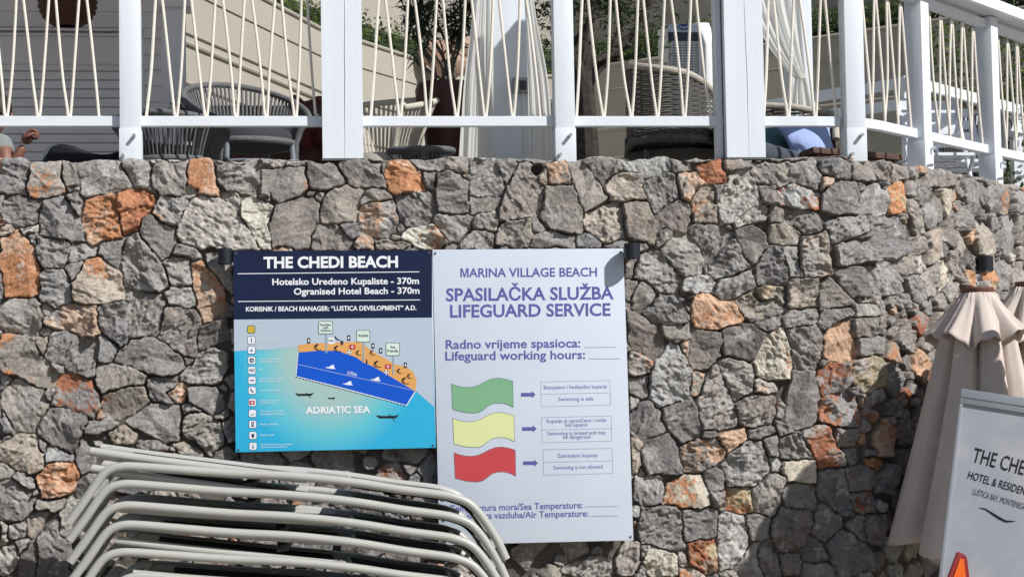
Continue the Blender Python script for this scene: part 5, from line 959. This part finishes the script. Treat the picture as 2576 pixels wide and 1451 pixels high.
# ---------------------------------------------------------------- oleander in the maroon pot
po = thing('planter_pot', 'large maroon urn planter beside the sheer curtain', 'plant pot', on_floor(1122, 1.75))
cx = K(1124, 300, 1.75); zr = K(1124, 212, 1.75)[2]-ZF; hw_ = .185
MB().lathe([(.105, 0), (.115, .03), (hw_*.72, zr*.52), (hw_*.80, zr*.70), (hw_*.86, zr*.73), (hw_*.98, zr*.80), (hw_*.95, zr*.84), (hw_*1.04, zr*.90), (hw_*1.06, zr*.955), (hw_*.98, zr), (hw_*.85, zr*1.0), (hw_*.80, zr*.95), (.02, zr*.94)], 40, (cx[0], 1.75, ZF)).build('urn', MAROON, po, smooth=True, angle=50)
ol = thing('oleander', 'leggy oleander shrub growing out of the maroon urn', 'shrub', (cx[0], 1.75, ZF+zr*.94))
stm = MB(); lv = MB(); rg = random.Random(21)
for i, (px, py) in enumerate(((1040, -60), (1062, 10), (1086, -50), (1110, -80), (1132, 20), (1150, -70), (1168, -10), (1182, -90), (1200, -40), (1052, 150), (1030, -20))):
    tpq = K(px, py, 1.75+rg.uniform(-.25, .25)); b0 = np.array([cx[0]+rg.uniform(-.06, .06), 1.75+rg.uniform(-.05, .05), ZF+zr*.94]); mid_ = b0*.5+tpq*.5+np.array([(-.06 if px < 1120 else .05), 0, .06])
    pp = smoothpts([b0, b0*.75+tpq*.25+np.array([.02, 0, .03]), mid_, tpq], 5); stm.tube(pp, list(np.linspace(.011, .004, len(pp))), 6)
    n_ = 16 if py > 100 else 75
    for k_ in range(n_):
        f = 1-abs(rg.gauss(0, .22)) if py < 100 else 1-abs(rg.gauss(0, .06)); f = max(.45, min(1, f)); q = pp[min(len(pp)-1, int(f*(len(pp)-1)))]
        d = Vector((rg.gauss(0, 1), rg.gauss(0, .8), rg.gauss(.1, .8))); lv.quadleaf(Vector(q)+Vector((rg.gauss(0, .02), rg.gauss(0, .02), rg.gauss(0, .03))), d, rg.uniform(.08, .15), rg.uniform(.014, .024), (rg.gauss(0, .4), -.6, 1))
stm.build('stems', STEM, ol, smooth=True); lv.build('leaves', OLEAND, ol)

# ---------------------------------------------------------------- inner pergola pillars with sheer curtains
def in_pillar(label, x0px, x1px, Y, ztop=5.2, group='pergola pillars on the terrace'):
    a_, b_ = K(x0px, 200, Y)[0], K(x1px, 200, Y)[0]; p = thing('pergola_pillar', label, 'pillar', ((a_+b_)/2, Y+.1, ZF), group)
    MB().box((a_, Y, ZF), (b_, Y+.2, ztop)).build('shaft', WHITE, p, smooth=True, bevel=.004)
    MB().box((a_-.012, Y-.012, ZF), (b_+.012, Y+.212, ZF+.10)).build('plinth', WHITE, p, smooth=True, bevel=.004)
    return p
in_pillar('white pergola pillar wrapped in sheer curtains, with a small grey box on it', 1238, 1330, 1.15)
in_pillar('white pergola pillar behind the tied curtain, right of the thick pillar', 1992, 2046, 2.3)
bx = thing('control_box', 'small grey control box fixed to the curtained pillar', 'box', K(1304, 212, 1.10))
a_, b_ = K(1291, 232, 1.09), K(1330, 196, 1.09); MB().box((a_[0], 1.09, a_[2]), (b_[0], 1.149, b_[2])).build('housing', GREYBOX, bx, smooth=True, bevel=.004)
a_, b_ = K(1307, 226, 1.085), K(1324, 203, 1.085); MB().box((a_[0], 1.086, a_[2]), (b_[0], 1.0895, b_[2])).build('window', COOLDK, bx)
cc = K(1316, 233, 1.12); MB().tube([cc, (cc[0]+.006, 1.13, cc[2]-.2), (cc[0]+.004, 1.13, 2.62)], .005, 6).build('cable', COOLER, bx)
def curtain(label, left, right, Y, n=90, amp=.03, nf=7, solid=0, seed=0):
    """left / right: lists of survey pixels down both edges (same rows)"""
    rows = []; m_ = len(left); sl_ = smoothpts([np.array([*p, 0.]) for p in left], 6); sr_ = smoothpts([np.array([*p, 0.]) for p in right], 6)
    for i, (a_, b_) in enumerate(zip(sl_, sr_)):
        row = []
        for j in range(n):
            f = j/(n-1); g_ = f+.012*math.sin(i*.21+j*.3); q = K(a_[0]+(b_[0]-a_[0])*g_, a_[1]+(b_[1]-a_[1])*g_, Y)
            row.append((q[0], Y+amp*math.sin(2*math.pi*nf*f+.6*math.sin(i*.15+seed))*(.6+.4*math.sin(f*9+seed))+amp*.18*math.sin(f*57+i*.12), q[2]))
        rows.append(row)
    o = MB().grid(rows).build('sheer_curtain', SHEER, None, smooth=True, angle=180)
    return tag(o, label, 'curtain', 'sheer curtains on the pergola')
curtain('cream sheer curtain hanging left of the pillar with the grey box', [(1196, -60), (1186, 60), (1168, 200), (1160, 320), (1154, 415)], [(1240, -60), (1241, 60), (1242, 200), (1242, 320), (1243, 415)], 1.05, nf=3, amp=.014, seed=1)
curtain('cream sheer curtain flaring out right of the pillar with the grey box', [(1316, -60), (1322, 60), (1327, 200), (1330, 320), (1332, 430)], [(1334, -60), (1352, 60), (1376, 180), (1388, 300), (1390, 430)], .80, nf=4, amp=.014, seed=2)
curtain('cream sheer curtain drawn sideways and knotted, right of the thick pillar', [(1858, -60), (1880, 20), (1928, 110), (1982, 180), (2006, 202)], [(2012, -60), (2016, 30), (2022, 110), (2027, 170), (2026, 196)], 1.75, nf=6, amp=.022, seed=3)
curtain('cream sheer curtain tail hanging below the knot', [(2000, 196), (1992, 230), (1986, 270), (1984, 330), (1984, 430)], [(2026, 194), (2034, 230), (2046, 290), (2052, 340), (2054, 430)], 1.75, nf=3, amp=.02, seed=4)

# ---------------------------------------------------------------- olive tree
ot = thing('olive_tree', 'forked dark olive tree between the curtained pillar and the wicker armchair', 'tree', on_floor(1476, 2.1))
def br(pts, r_a, r_b, mb_): pp = smoothpts([K(x, y, Y) for x, y, Y in pts], 6); mb_.tube(pp, [r_a+(r_b-r_a)*i/(len(pp)-1) for i in range(len(pp))], 9)
tk = MB(); br([(1480, 560, 2.1), (1479, 400, 2.1), (1474, 300, 2.1), (1470, 235, 2.1), (1464, 190, 2.1)], .085, .062, tk); tk.build('trunk', BARK, ot, smooth=True)
bh = MB(); br([(1466, 215, 2.1), (1452, 170, 2.05), (1440, 120, 2.05), (1420, 40, 2.0), (1400, -60, 2.0)], .05, .022, bh); br([(1470, 215, 2.1), (1500, 168, 2.15), (1545, 128, 2.2), (1590, 95, 2.2), (1620, 40, 2.2), (1650, -40, 2.2)], .056, .022, bh)
br([(1462, 200, 2.1), (1475, 120, 2.1), (1490, 40, 2.2), (1500, -60, 2.2)], .05, .02, bh); br([(1490, 175, 2.13), (1530, 150, 2.0), (1570, 138, 1.9)], .025, .008, bh); br([(1545, 125, 2.2), (1560, 60, 2.3), (1550, -20, 2.3)], .03, .012, bh); br([(1440, 120, 2.05), (1470, 70, 1.95), (1500, 20, 1.9)], .022, .008, bh)
bh.build('branches', BARK, ot, smooth=True)
lv = MB(); rg = random.Random(31); cls = []
for i in range(85):
    f = rg.random(); px = 1385+215*rg.random(); py = -260+rg.random()**.8*300
    if py > 60 and 1500 < px < 1540: continue
    if py > 48: continue
    cls.append(K(px, py, 2.1+(rg.uniform(.15, .6) if py > -20 else rg.uniform(-.55, .5))))
for px, py in ((1572, 118), (1612, 96), (1640, 60), (1648, 30), (1612, 70), (1580, 40), (1360, 105), (1358, 60), (1362, 30), (1365, 140)): cls.append(K(px, py, 2.1+rg.uniform(-.2, .2)))
for c in cls:
    r_ = rg.uniform(.06, .12)
    for k_ in range(42):
        q = Vector(c)+Vector((rg.gauss(0, r_), rg.gauss(0, r_), rg.gauss(0, r_*.75))); d = Vector((rg.gauss(0, 1), rg.gauss(0, 1), rg.gauss(.2, .7))); lv.quadleaf(q, d, rg.uniform(.04, .075), rg.uniform(.012, .022), (rg.gauss(0, 1), rg.gauss(-.3, 1), rg.gauss(.6, 1)))
lv.build('crown', OLIVE, ot)

# ---------------------------------------------------------------- woven armchair and sofa
def weave(root, name, path_pts, ztop, z0, M_, rr_=.0085, pitch=.019, waves=26, amp=.008):
    """path_pts: plan polyline, ztop(f): rim height; horizontal cords undulate over upright ribs"""
    m_ = MB(); pp = smoothpts(path_pts, 8); n_ = len(pp); z = z0; k_ = 0
    L_ = np.concatenate([[0], np.cumsum([np.linalg.norm(pp[i+1]-pp[i]) for i in range(n_-1)])]); L_ /= L_[-1]
    def pt_(f): return np.array([np.interp(f, L_, [p[c_] for p in pp]) for c_ in range(2)])
    zmax = max(ztop(f) for f in np.linspace(0, 1, 30))
    while z < zmax:
        run = []
        for i in range(141):
            f = i/140; p = pt_(f); q = pt_(min(1, f+.01))-pt_(max(0, f-.01)); q /= np.linalg.norm(q)+1e-9; nx, ny = -q[1], q[0]
            a_ = amp*math.sin(math.pi*waves*f+math.pi*(k_ % 2)); on = z < ztop(f)-.012
            if on: run.append((p[0]+nx*a_, p[1]+ny*a_, z+.004*math.sin(math.pi*waves*f*.5)))
            if (not on or i == 140) and len(run) > 3: m_.tube(run, rr_, 5)
            if not on: run = []
        z += pitch; k_ += 1
    for j in range(waves//2+1):
        f = j/(waves//2); p = pt_(f)
        if ztop(f) > z0+.05: m_.tube([(p[0], p[1], z0), (p[0], p[1], ztop(f)-.01)], .007, 5)
    m_.build(name, M_, root, smooth=True)
    return [(*pt_(f), ztop(f)) for f in np.linspace(0, 1, 50)]
wc = thing('wicker_armchair', 'tall taupe wicker armchair seen from behind, left of the second thick pillar', 'armchair', on_floor(1700, 1.2))
pl_ = [(1578, 1.55), (1592, 1.05), (1650, .86), (1730, .84), (1790, .98), (1822, 1.4), (1835, 1.9)]
pp_ = [np.array([K(x, 300, Y)[0], Y]) for x, Y in pl_]
ytop = [172, 166, 172, 184, 226, 300, 352]
def knots(pp): d = np.concatenate([[0], np.cumsum([np.linalg.norm(pp[i+1]-pp[i]) for i in range(len(pp)-1)])]); return d/d[-1]
kn_ = knots(pp_); zk_ = [K(px, y, Y)[2] for (px, Y), y in zip(pl_, ytop)]
zt3 = lambda f: float(np.interp(f, kn_, zk_))
rimp = weave(wc, 'woven_back', pp_, zt3, K(1700, 350, .9)[2], WICK, rr_=.0062, pitch=.0145, waves=34, amp=.0065)
MB().tube(smoothpts(rimp[::3]+[rimp[-1]], 3), .021, 10).build('rim', WICKL, wc, smooth=True)
rimb = [(p[0], p[1], K(1700, 350, .9)[2]) for p in rimp]; MB().tube(smoothpts(rimb[::4], 3), .024, 10).build('base_rail', WICK, wc, smooth=True)
cx = K(1712, 350, 1.3); zse = K(1700, 352, .9)[2]
MB().lathe([(.30, -.03), (.33, .0), (.33, .07), (.29, .09), (.02, .09)], 36, (cx[0], 1.35, zse)).build('cushion', DARKCUSH, wc, smooth=True)
MB().lathe([(.31, -.05), (.34, -.035), (.31, -.03)], 36, (cx[0], 1.35, zse), cap=True).build('seat_base', WICK, wc, smooth=True)
for dx, dy in ((-.26, -.28), (.26, -.28), (-.26, .3), (.26, .3)): MB().tube([(cx[0]+dx, 1.35+dy, zse-.04), (cx[0]+dx*1.1, 1.35+dy*1.1, ZF)], .016, 8).build('leg', DROPE, wc, smooth=True)
sf = thing('wicker_sofa', 'low wicker sofa with a slate seat, right of the second thick pillar', 'sofa', on_floor(2000, 1.4))
zsb = K(2000, 345, 1.2)[2]
pl2 = [(1800, 1.75), (1870, 1.62), (1930, 1.55), (2000, 1.48), (2060, 1.45), (2096, 1.36), (2102, 1.1)]
pp2 = [np.array([K(x, 300, Y)[0], Y]) for x, Y in pl2]
tp2 = [(0, 235), (.3, 262), (.5, 272), (.72, 292), (.86, 312), (.95, 335), (1, 372)]
zt4 = lambda f: float(np.interp(f, [a_ for a_, _ in tp2], [K(2000, y, 1.5)[2] for _, y in tp2]))
rm2 = weave(sf, 'woven_back', pp2, zt4, zsb-.12, WICK, pitch=.022, waves=22)
MB().tube(smoothpts(rm2[::3]+[rm2[-1]], 3), .022, 10).build('rim', WICKL, sf, smooth=True)
xa_, xb_ = K(1790, 360, 1.2)[0], K(2092, 360, 1.2)[0]
us_ = np.linspace(0, 1, 14); tpy = lambda u: 318+82*u
rows = [[(K(1800+275*u, tpy(u), .84)[0], 1.42, K(1800+275*u, tpy(u), .84)[2]-.01) for u in us_]]
for dz_, dy_ in ((0, .03), (-.012, .008), (-.05, 0), (-.15, .01)): rows.append([(K(1800+275*u, tpy(u), .84)[0], .84+dy_, K(1800+275*u, tpy(u), .84)[2]+dz_) for u in us_])
MB().grid(rows).build('seat_cushion', GREYC, sf, smooth=True, solid=.02)
MB().box((xa_+.05, .88, ZF+.08), (xb_-.05, 1.40, K(2075, 400, .84)[2]-.06)).build('base', DROPE, sf)
for x in (xa_+.1, xb_-.1):
    for y in (.9, 1.36): MB().tube([(x, y, ZF+.09), (x, y, ZF)], .02, 8).build('foot', DROPE, sf)
def cushion(label, quad, Y, th, M_):
    rows = []; n_ = 22
    for i in range(n_):
        v = i/(n_-1); row = []
        for j in range(n_):
            u = j/(n_-1); pu = .5+(u-.5)*(1-.10*math.sin(math.pi*v)); pv = .5+(v-.5)*(1-.12*math.sin(math.pi*u))
            q = np.array(quad[0])*(1-pu)*(1-pv)+np.array(quad[1])*pu*(1-pv)+np.array(quad[2])*pu*pv+np.array(quad[3])*(1-pu)*pv; b_ = (math.sin(math.pi*u)*math.sin(math.pi*v))**.45*th
            cr2 = .010*math.sin(9*v+14*u)*max(0, 1-3.2*u)
            row.append((*q, b_, cr2, v))
        rows.append(row)
    f_ = [[tuple(K(p[0], p[1], Y+.14*(1-p[4])-p[2]+p[3])) for p in r_] for r_ in rows]; bkr = [[tuple(K(p[0], p[1], Y+.14*(1-p[4])+p[2])) for p in r_] for r_ in rows]
    o = MB().grid(f_).grid(bkr).build('cushion', M_, None, smooth=True, angle=180); return tag(o, label, 'cushion', 'cushions on the wicker sofa')
cushion('light blue square cushion leaning on the wicker sofa', [(1950, 315), (2088, 306), (2102, 384), (1996, 400)], 1.0, .085, BLUEC)
cushion('dark teal cushion half hidden behind the light blue cushion', [(1900, 318), (1972, 318), (1990, 378), (1900, 376)], 1.16, .06, TEALC)
ct = thing('coffee_table', 'low dark brown wooden coffee table at the railing corner', 'table', on_floor(2150, .9))
za = K(2150, 379, .8)[2]; x0, x1 = K(2036, 370, .7)[0], K(2275, 370, .95)[0]
MB().prism([(x0, .62, za-.035), (x1, .98, za-.035), (x1-.12, 1.5, za-.035), (x0-.02, 1.18, za-.035)], (0, 0, .035)).build('top', PLANK, ct, smooth=True, bevel=.003)
MB().prism([(x0+.03, .66, za-.11), (x1-.04, 1.0, za-.11), (x1-.14, 1.44, za-.11), (x0+.02, 1.12, za-.11)], (0, 0, .074)).build('apron', PLANK, ct)
for x, y in ((x0+.05, .70), (x1-.08, 1.02), (x1-.18, 1.40), (x0+.05, 1.08)): MB().box((x-.03, y-.03, ZF), (x+.03, y+.03, za-.11)).build('leg', PLANK, ct)

# ---------------------------------------------------------------- portable cooler
ac = thing('portable_cooler', 'white portable air cooler with a dark display band, behind the wicker armchair', 'air cooler', on_floor(1748, 3.0))
a_, b_ = K(1684, 300, 3.0)[0], K(1800, 300, 3.0)[0]; zt5 = K(1740, 52, 3.0)[2]; Yc = 3.0; dpt = .36
sx = K(1768, 300, 3.0)[0]
prof = [(Yc+dpt, ZF+.06), (Yc, ZF+.06), (Yc, zt5-.16), (Yc+.02, zt5-.07), (Yc+.07, zt5-.015), (Yc+.13, zt5), (Yc+dpt, zt5)]
MB().prism([(a_, y, z) for y, z in prof], (sx-a_, 0, 0)).build('front_shell', COOLER, ac, smooth=True, bevel=.02)
prof2 = [(Yc+dpt+.01, ZF+.06), (Yc+.03, ZF+.06), (Yc+.03, zt5-.16), (Yc+.06, zt5-.04), (Yc+.12, zt5+.01), (Yc+.2, zt5+.025), (Yc+dpt+.01, zt5+.025)]
MB().prism([(sx+.002, y, z) for y, z in prof2], (b_-sx, 0, 0)).build('side_shell', COOLER, ac, smooth=True, bevel=.02)
zb1, zb2 = K(1740, 104, 3.0)[2], K(1740, 82, 3.0)[2]; MB().box((a_+.004, Yc-.006, zb1), (sx-.004, Yc+.01, zb2)).build('display_band', COOLDK, ac, smooth=True, bevel=.002)
z1, z2 = K(1740, 190, 3.0)[2], K(1740, 108, 3.0)[2]; MB().box((a_+.015, Yc-.003, z1), (sx-.015, Yc+.01, z2)).build('grille_recess', COOLGR, ac)
lv = MB()
for i in range(12): z = z1+(z2-z1)*(i+.5)/12; lv.box((a_+.015, Yc-.010, z-.004), (sx-.015, Yc-.0032, z+.004))
for i in range(6): x = a_+.02+(sx-a_-.04)*i/5; lv.box((x-.003, Yc-.0145, z1), (x+.003, Yc-.0102, z2))
lv.build('louvre', COOLER, ac)
lo = K(1722, 67, 3.0); m_ = MB(); m_.tube([(lo[0]+.045*math.cos(t_), Yc+.015-.002*0, lo[2]+.016*math.sin(t_)) for t_ in np.linspace(.5, 5.6, 20)], .005, 6); m_.tube([(lo[0]-.02, Yc+.013, lo[2]+.004), (lo[0]+.02, Yc+.013, lo[2]+.008), (lo[0]+.045, Yc+.013, lo[2]+.012)], .006, 6); m_.build('badge', COOLBL, ac, smooth=True)
for x in (a_+.05, b_-.05): MB().tube([(x, Yc+.05, ZF+.03), (x+.02, Yc+.05, ZF+.03)], .03, 12).build('castor', RUBBER, ac)

# ---------------------------------------------------------------- black lounge chair and the seated person
bl = thing('lounge_chair', 'black padded lounge chair with a dipping outline, right of the seated person', 'lounge chair', on_floor(200, 1.0))
ol_ = [(118, 470), (116, 400), (120, 380), (130, 368), (148, 362), (166, 362), (186, 367), (206, 375), (228, 384), (252, 388), (274, 387), (296, 380), (318, 369), (340, 355), (352, 350), (356, 470)]
MB().prism([K(x, y, .95) for x, y in ol_], (0, .5, 0)).build('padded_shell', BLACK, bl, smooth=True, bevel=.018, angle=60)
for px in (140, 335):
    for y in (1.0, 1.4): q = K(px, 400, 1.0); MB().tube([(q[0], y, K(px, 470, .95)[2]+.01), (q[0], y, ZF)], .02, 8).build('leg', RUBBER, bl)
MB().prism([K(x-9, y-1, .99) for x, y in ol_[:6]]+[K(x, y+14, .99) for x, y in ol_[5:0:-1]], (0, .42, 0)).build('edge_trim', GREYC, bl, smooth=True)
def skin_body(name, verts, edges, radii, M_, parent, root=0, sub=2):
    me_ = bpy.data.meshes.new(name); off = np.array(wloc(parent)); me_.from_pydata([tuple(np.array(v)-off) for v in verts], edges, [])
    o = bpy.data.objects.new(name, me_); COL.objects.link(o); md = o.modifiers.new('skin', 'SKIN'); md.use_smooth_shade = True
    for i, r_ in enumerate(radii): me_.skin_vertices[0].data[i].radius = (r_, r_) if not hasattr(r_, '__len__') else r_
    for i in range(len(verts)): me_.skin_vertices[0].data[i].use_root = (i == root)
    sb = o.modifiers.new('sub', 'SUBSURF'); sb.levels = sub; sb.render_levels = sub
    m2 = bpy.data.meshes.new_from_object(o.evaluated_get(bpy.context.evaluated_depsgraph_get())); bpy.data.objects.remove(o)
    m2.materials.clear(); m2.materials.append(M_); m2.name = name
    for p in m2.polygons: p.use_smooth = True
    o = bpy.data.objects.new(name, m2); COL.objects.link(o); o.parent = parent; return o
YP = 1.7
pe = thing('person', 'person in a grey top with one fist raised, seated at the left edge', 'person', on_floor(-60, YP))
kp = lambda x, y, d=0: K(x, y, YP+d)
# pelvis, belly, chest, neck, head base, head top | shoulders, arms | legs
V_ = [kp(-60, 512), kp(-52, 450), kp(-38, 380), kp(-26, 338), kp(-18, 318), kp(-12, 296), kp(-12, 268),
      kp(6, 362, -.20), kp(22, 440, -.30), kp(50, 385, -.32), kp(59, 364, -.32),
      kp(-80, 362, .16), kp(-95, 440, .2), kp(-50, 470, .1),
      kp(20, 520, -.10), kp(110, 525, -.12), kp(112, 660, -.1), kp(150, 672, -.1), kp(10, 520, .14), kp(105, 528, .14), kp(108, 665, .14), kp(146, 676, .14)]
E_ = [(0, 1), (1, 2), (2, 3), (3, 4), (4, 5), (5, 6), (2, 7), (7, 8), (8, 9), (9, 10), (2, 11), (11, 12), (12, 13), (0, 14), (14, 15), (15, 16), (16, 17), (0, 18), (18, 19), (19, 20), (20, 21)]
R_ = [.15, .14, .155, .06, .062, .094, .075, .062, .046, .032, .026, .062, .046, .034, .085, .062, .04, .035, .085, .062, .04, .035]
skin_body('body', V_, E_, R_, SKIN, pe)
hb = kp(59, 362, -.32)                                  # raised fist, five fingers closed
fx = 1/405.0
palm = [hb, hb+np.array([.022, -.01, .030]), hb+np.array([.040, -.012, .058])]
hv, he, hr_ = list(palm), [(0, 1), (1, 2)], [.024, (.030, .040), (.030, .040)]
skin_body('hand', hv, he, hr_, SKIN, pe)
for i, (dy, ln_) in enumerate(((-.036, .030), (-.013, .034), (.010, .032), (.031, .025))):
    k0 = hb+np.array([.044, dy, .072]); f_ = [k0-np.array([.014, 0, .012]), k0+np.array([.008, 0, .010]), k0+np.array([.034, 0, -.004]), k0+np.array([.036, 0, -.004-ln_]), k0+np.array([.014, 0, -.012-ln_])]
    skin_body('finger', f_, [(0, 1), (1, 2), (2, 3), (3, 4)], [.0095, .0098, .0092, .0085, .0075], SKIN, pe)
f_ = [hb+np.array([.012, -.040, .022]), hb+np.array([.034, -.058, .040]), hb+np.array([.060, -.052, .054]), hb+np.array([.076, -.034, .050])]
skin_body('thumb', f_, [(0, 1), (1, 2), (2, 3)], [.013, .0115, .010, .0085], SKIN, pe)
skin_body('shirt', [kp(-60, 500), kp(-52, 448), kp(-38, 385), kp(-30, 352), kp(4, 366, -.19), kp(14, 398, -.25), kp(-80, 366, .15), kp(-90, 405, .18)], [(0, 1), (1, 2), (2, 3), (2, 4), (4, 5), (2, 6), (6, 7)], [.166, .157, .172, .078, .08, .068, .08, .068], SHIRT, pe)
skin_body('shorts', [kp(-60, 512), kp(-20, 521, -.08), kp(60, 524, -.11), kp(-20, 522, .1), kp(55, 526, .14)], [(0, 1), (1, 2), (0, 3), (3, 4)], [.165, .11, .09, .11, .09], DARKCUSH, pe)
hd_ = np.array(kp(-12, 284)); rows = []
for i in range(10):
    a_ = math.pi*.58*i/9; rows.append([(hd_[0]-.012+.112*math.sin(a_)*math.cos(t_), hd_[1]+.098*math.sin(a_)*math.sin(t_), hd_[2]+.02+.118*math.cos(a_)-(.05*max(0, -math.cos(t_)) if i > 5 else 0)) for t_ in np.linspace(0, 2*math.pi, 28, endpoint=False)])
MB().grid(rows, True).build('hair', HAIR, pe, smooth=True)
fc = MB().lathe([(.002, -.012), (.014, -.008), (.012, .004), (.005, .02)], 12, (hd_[0]+.094, hd_[1], hd_[2]-.018)); fc.build('nose', SKIN, pe, smooth=True)
for dy in (-.034, .034): MB().lathe([(.002, -.008), (.010, 0), (.002, .008)], 12, (hd_[0]+.084, hd_[1]+dy, hd_[2]+.006)).build('eye', DK, pe, smooth=True)
MB().tube([(hd_[0]+.088, hd_[1]-.022, hd_[2]-.052), (hd_[0]+.094, hd_[1], hd_[2]-.052), (hd_[0]+.088, hd_[1]+.022, hd_[2]-.052)], .006, 8).build('mouth', mat('lip', (.28, .09, .075), .5), pe, smooth=True)
for dy in (-.092, .092): MB().lathe([(.004, -.03), (.016, -.01), (.018, .012), (.006, .03)], 12, (hd_[0]-.002, hd_[1]+dy, hd_[2]-.01)).build('ear', SKIN, pe, smooth=True)
sb_ = thing('bench', 'low dark bench the person sits on, at the left edge', 'bench', on_floor(-70, YP)); q = kp(-60, 545)
MB().box((q[0]-.45, YP-.3, q[2]-.06), (q[0]+.42, YP+.35, q[2])).build('seat', PLANK, sb_)
for dx in (-.4, .36): MB().box((q[0]+dx, YP-.26, ZF-.0), (q[0]+dx+.05, YP+.3, q[2]-.06)).build('leg', PLANK, sb_)

# ---------------------------------------------------------------- inner white fence, folded chairs and rear shrubs on the right
inf = thing('terrace_fence', 'white timber fence with two rails, behind the wicker sofa and the corner post', 'fence', on_floor(2150, 3.4))
pts_ = [K(1830, 280, 4.4), K(2042, 238, 3.6), K(2290, 200, 2.9), K(2560, 205, 4.2), K(2800, 215, 5.4)]
for a_, b_ in zip(pts_[:-1], pts_[1:]):
    for zc in (3.615, 3.465):
        d = np.array([b_[0]-a_[0], b_[1]-a_[1]]); d /= np.linalg.norm(d); n_ = np.array([-d[1], d[0]])*.02
        MB().prism([(a_[0]-n_[0], a_[1]-n_[1], zc), (a_[0]+n_[0], a_[1]+n_[1], zc), (b_[0]+n_[0], b_[1]+n_[1], zc), (b_[0]-n_[0], b_[1]-n_[1], zc)], (0, 0, .075)).build('rail', RAILW, inf)
    MB().box((a_[0]-.04, a_[1]+.022, ZF), (a_[0]+.04, a_[1]+.10, 3.70)).build('post', RAILW, inf)
for i, px in enumerate((2352, 2392, 2430)):
    fcn = thing('folding_chair', ['white folding chair nearest the first angled post, behind the ropes', 'white folding chair in the middle of the three behind the ropes', 'white folding chair nearest the second angled post, behind the ropes'][i], 'chair', on_floor(px, 2.0+.35*i), 'white folding chairs'); q = on_floor(px, 2.0+.35*i)
    for dx in (-.2, .2):
        MB().tube([(q[0]+dx, q[1]-.22, ZF), (q[0]+dx, q[1]+.16, ZF+.86)], .014, 8).build('leg', RAILW, fcn, smooth=True); MB().tube([(q[0]+dx, q[1]+.24, ZF), (q[0]+dx, q[1]-.16, ZF+.46)], .014, 8).build('leg', RAILW, fcn, smooth=True)
    sl_ = MB()
    for k_ in range(5): sl_.box((q[0]-.2, q[1]-.2+.075*k_, ZF+.44), (q[0]+.2, q[1]-.14+.075*k_, ZF+.46))
    sl_.build('seat', RAILW, fcn); sl_ = MB()
    for k_ in range(3): sl_.box((q[0]-.2, q[1]+.09+.03*k_, ZF+.62+.085*k_), (q[0]+.2, q[1]+.105+.03*k_, ZF+.68+.085*k_))
    sl_.build('backrest', RAILW, fcn)
tub_chair('rope_armchair', 'charcoal rope tub armchair seen through the angled railing on the right', 'armchair', on_floor(2405, 3.1), R(200), DROPE, .30, .36, zseat=.40, harm=.62, hback=.86, group='rope armchairs')
rg = random.Random(77)
for nm, px, Y, h_, w_, lab in (('shrub', 2520, 4.6, 1.75, .55, 'bushy green shrub behind the right end of the railing'),):
    q = on_floor(px, Y); b = thing(nm, lab, 'shrub', q); m_ = MB(); st = MB()
    for k_ in range(7): st.tube([(q[0]+rg.gauss(0, .03), q[1], ZF), (q[0]+rg.gauss(0, w_*.5), q[1]+rg.gauss(0, w_*.4), ZF+h_*rg.uniform(.6, .95))], .012, 6)
    st.build('stems', STEM, b)
    for k_ in range(70):
        c = Vector((q[0]+rg.gauss(0, w_*.6), q[1]+rg.gauss(0, w_*.5), ZF+h_*(.15+.85*rg.random()))); r_ = rg.uniform(.07, .14)
        for j in range(40): m_.quadleaf(c+Vector((rg.gauss(0, r_), rg.gauss(0, r_), rg.gauss(0, r_))), (rg.gauss(0, 1), rg.gauss(-.3, 1), rg.gauss(.3, 1)), rg.uniform(.04, .08), rg.uniform(.02, .04), (rg.gauss(0, 1), rg.gauss(-.5, 1), rg.gauss(.5, 1)))
    m_.build('leaves', HEDGE, b)
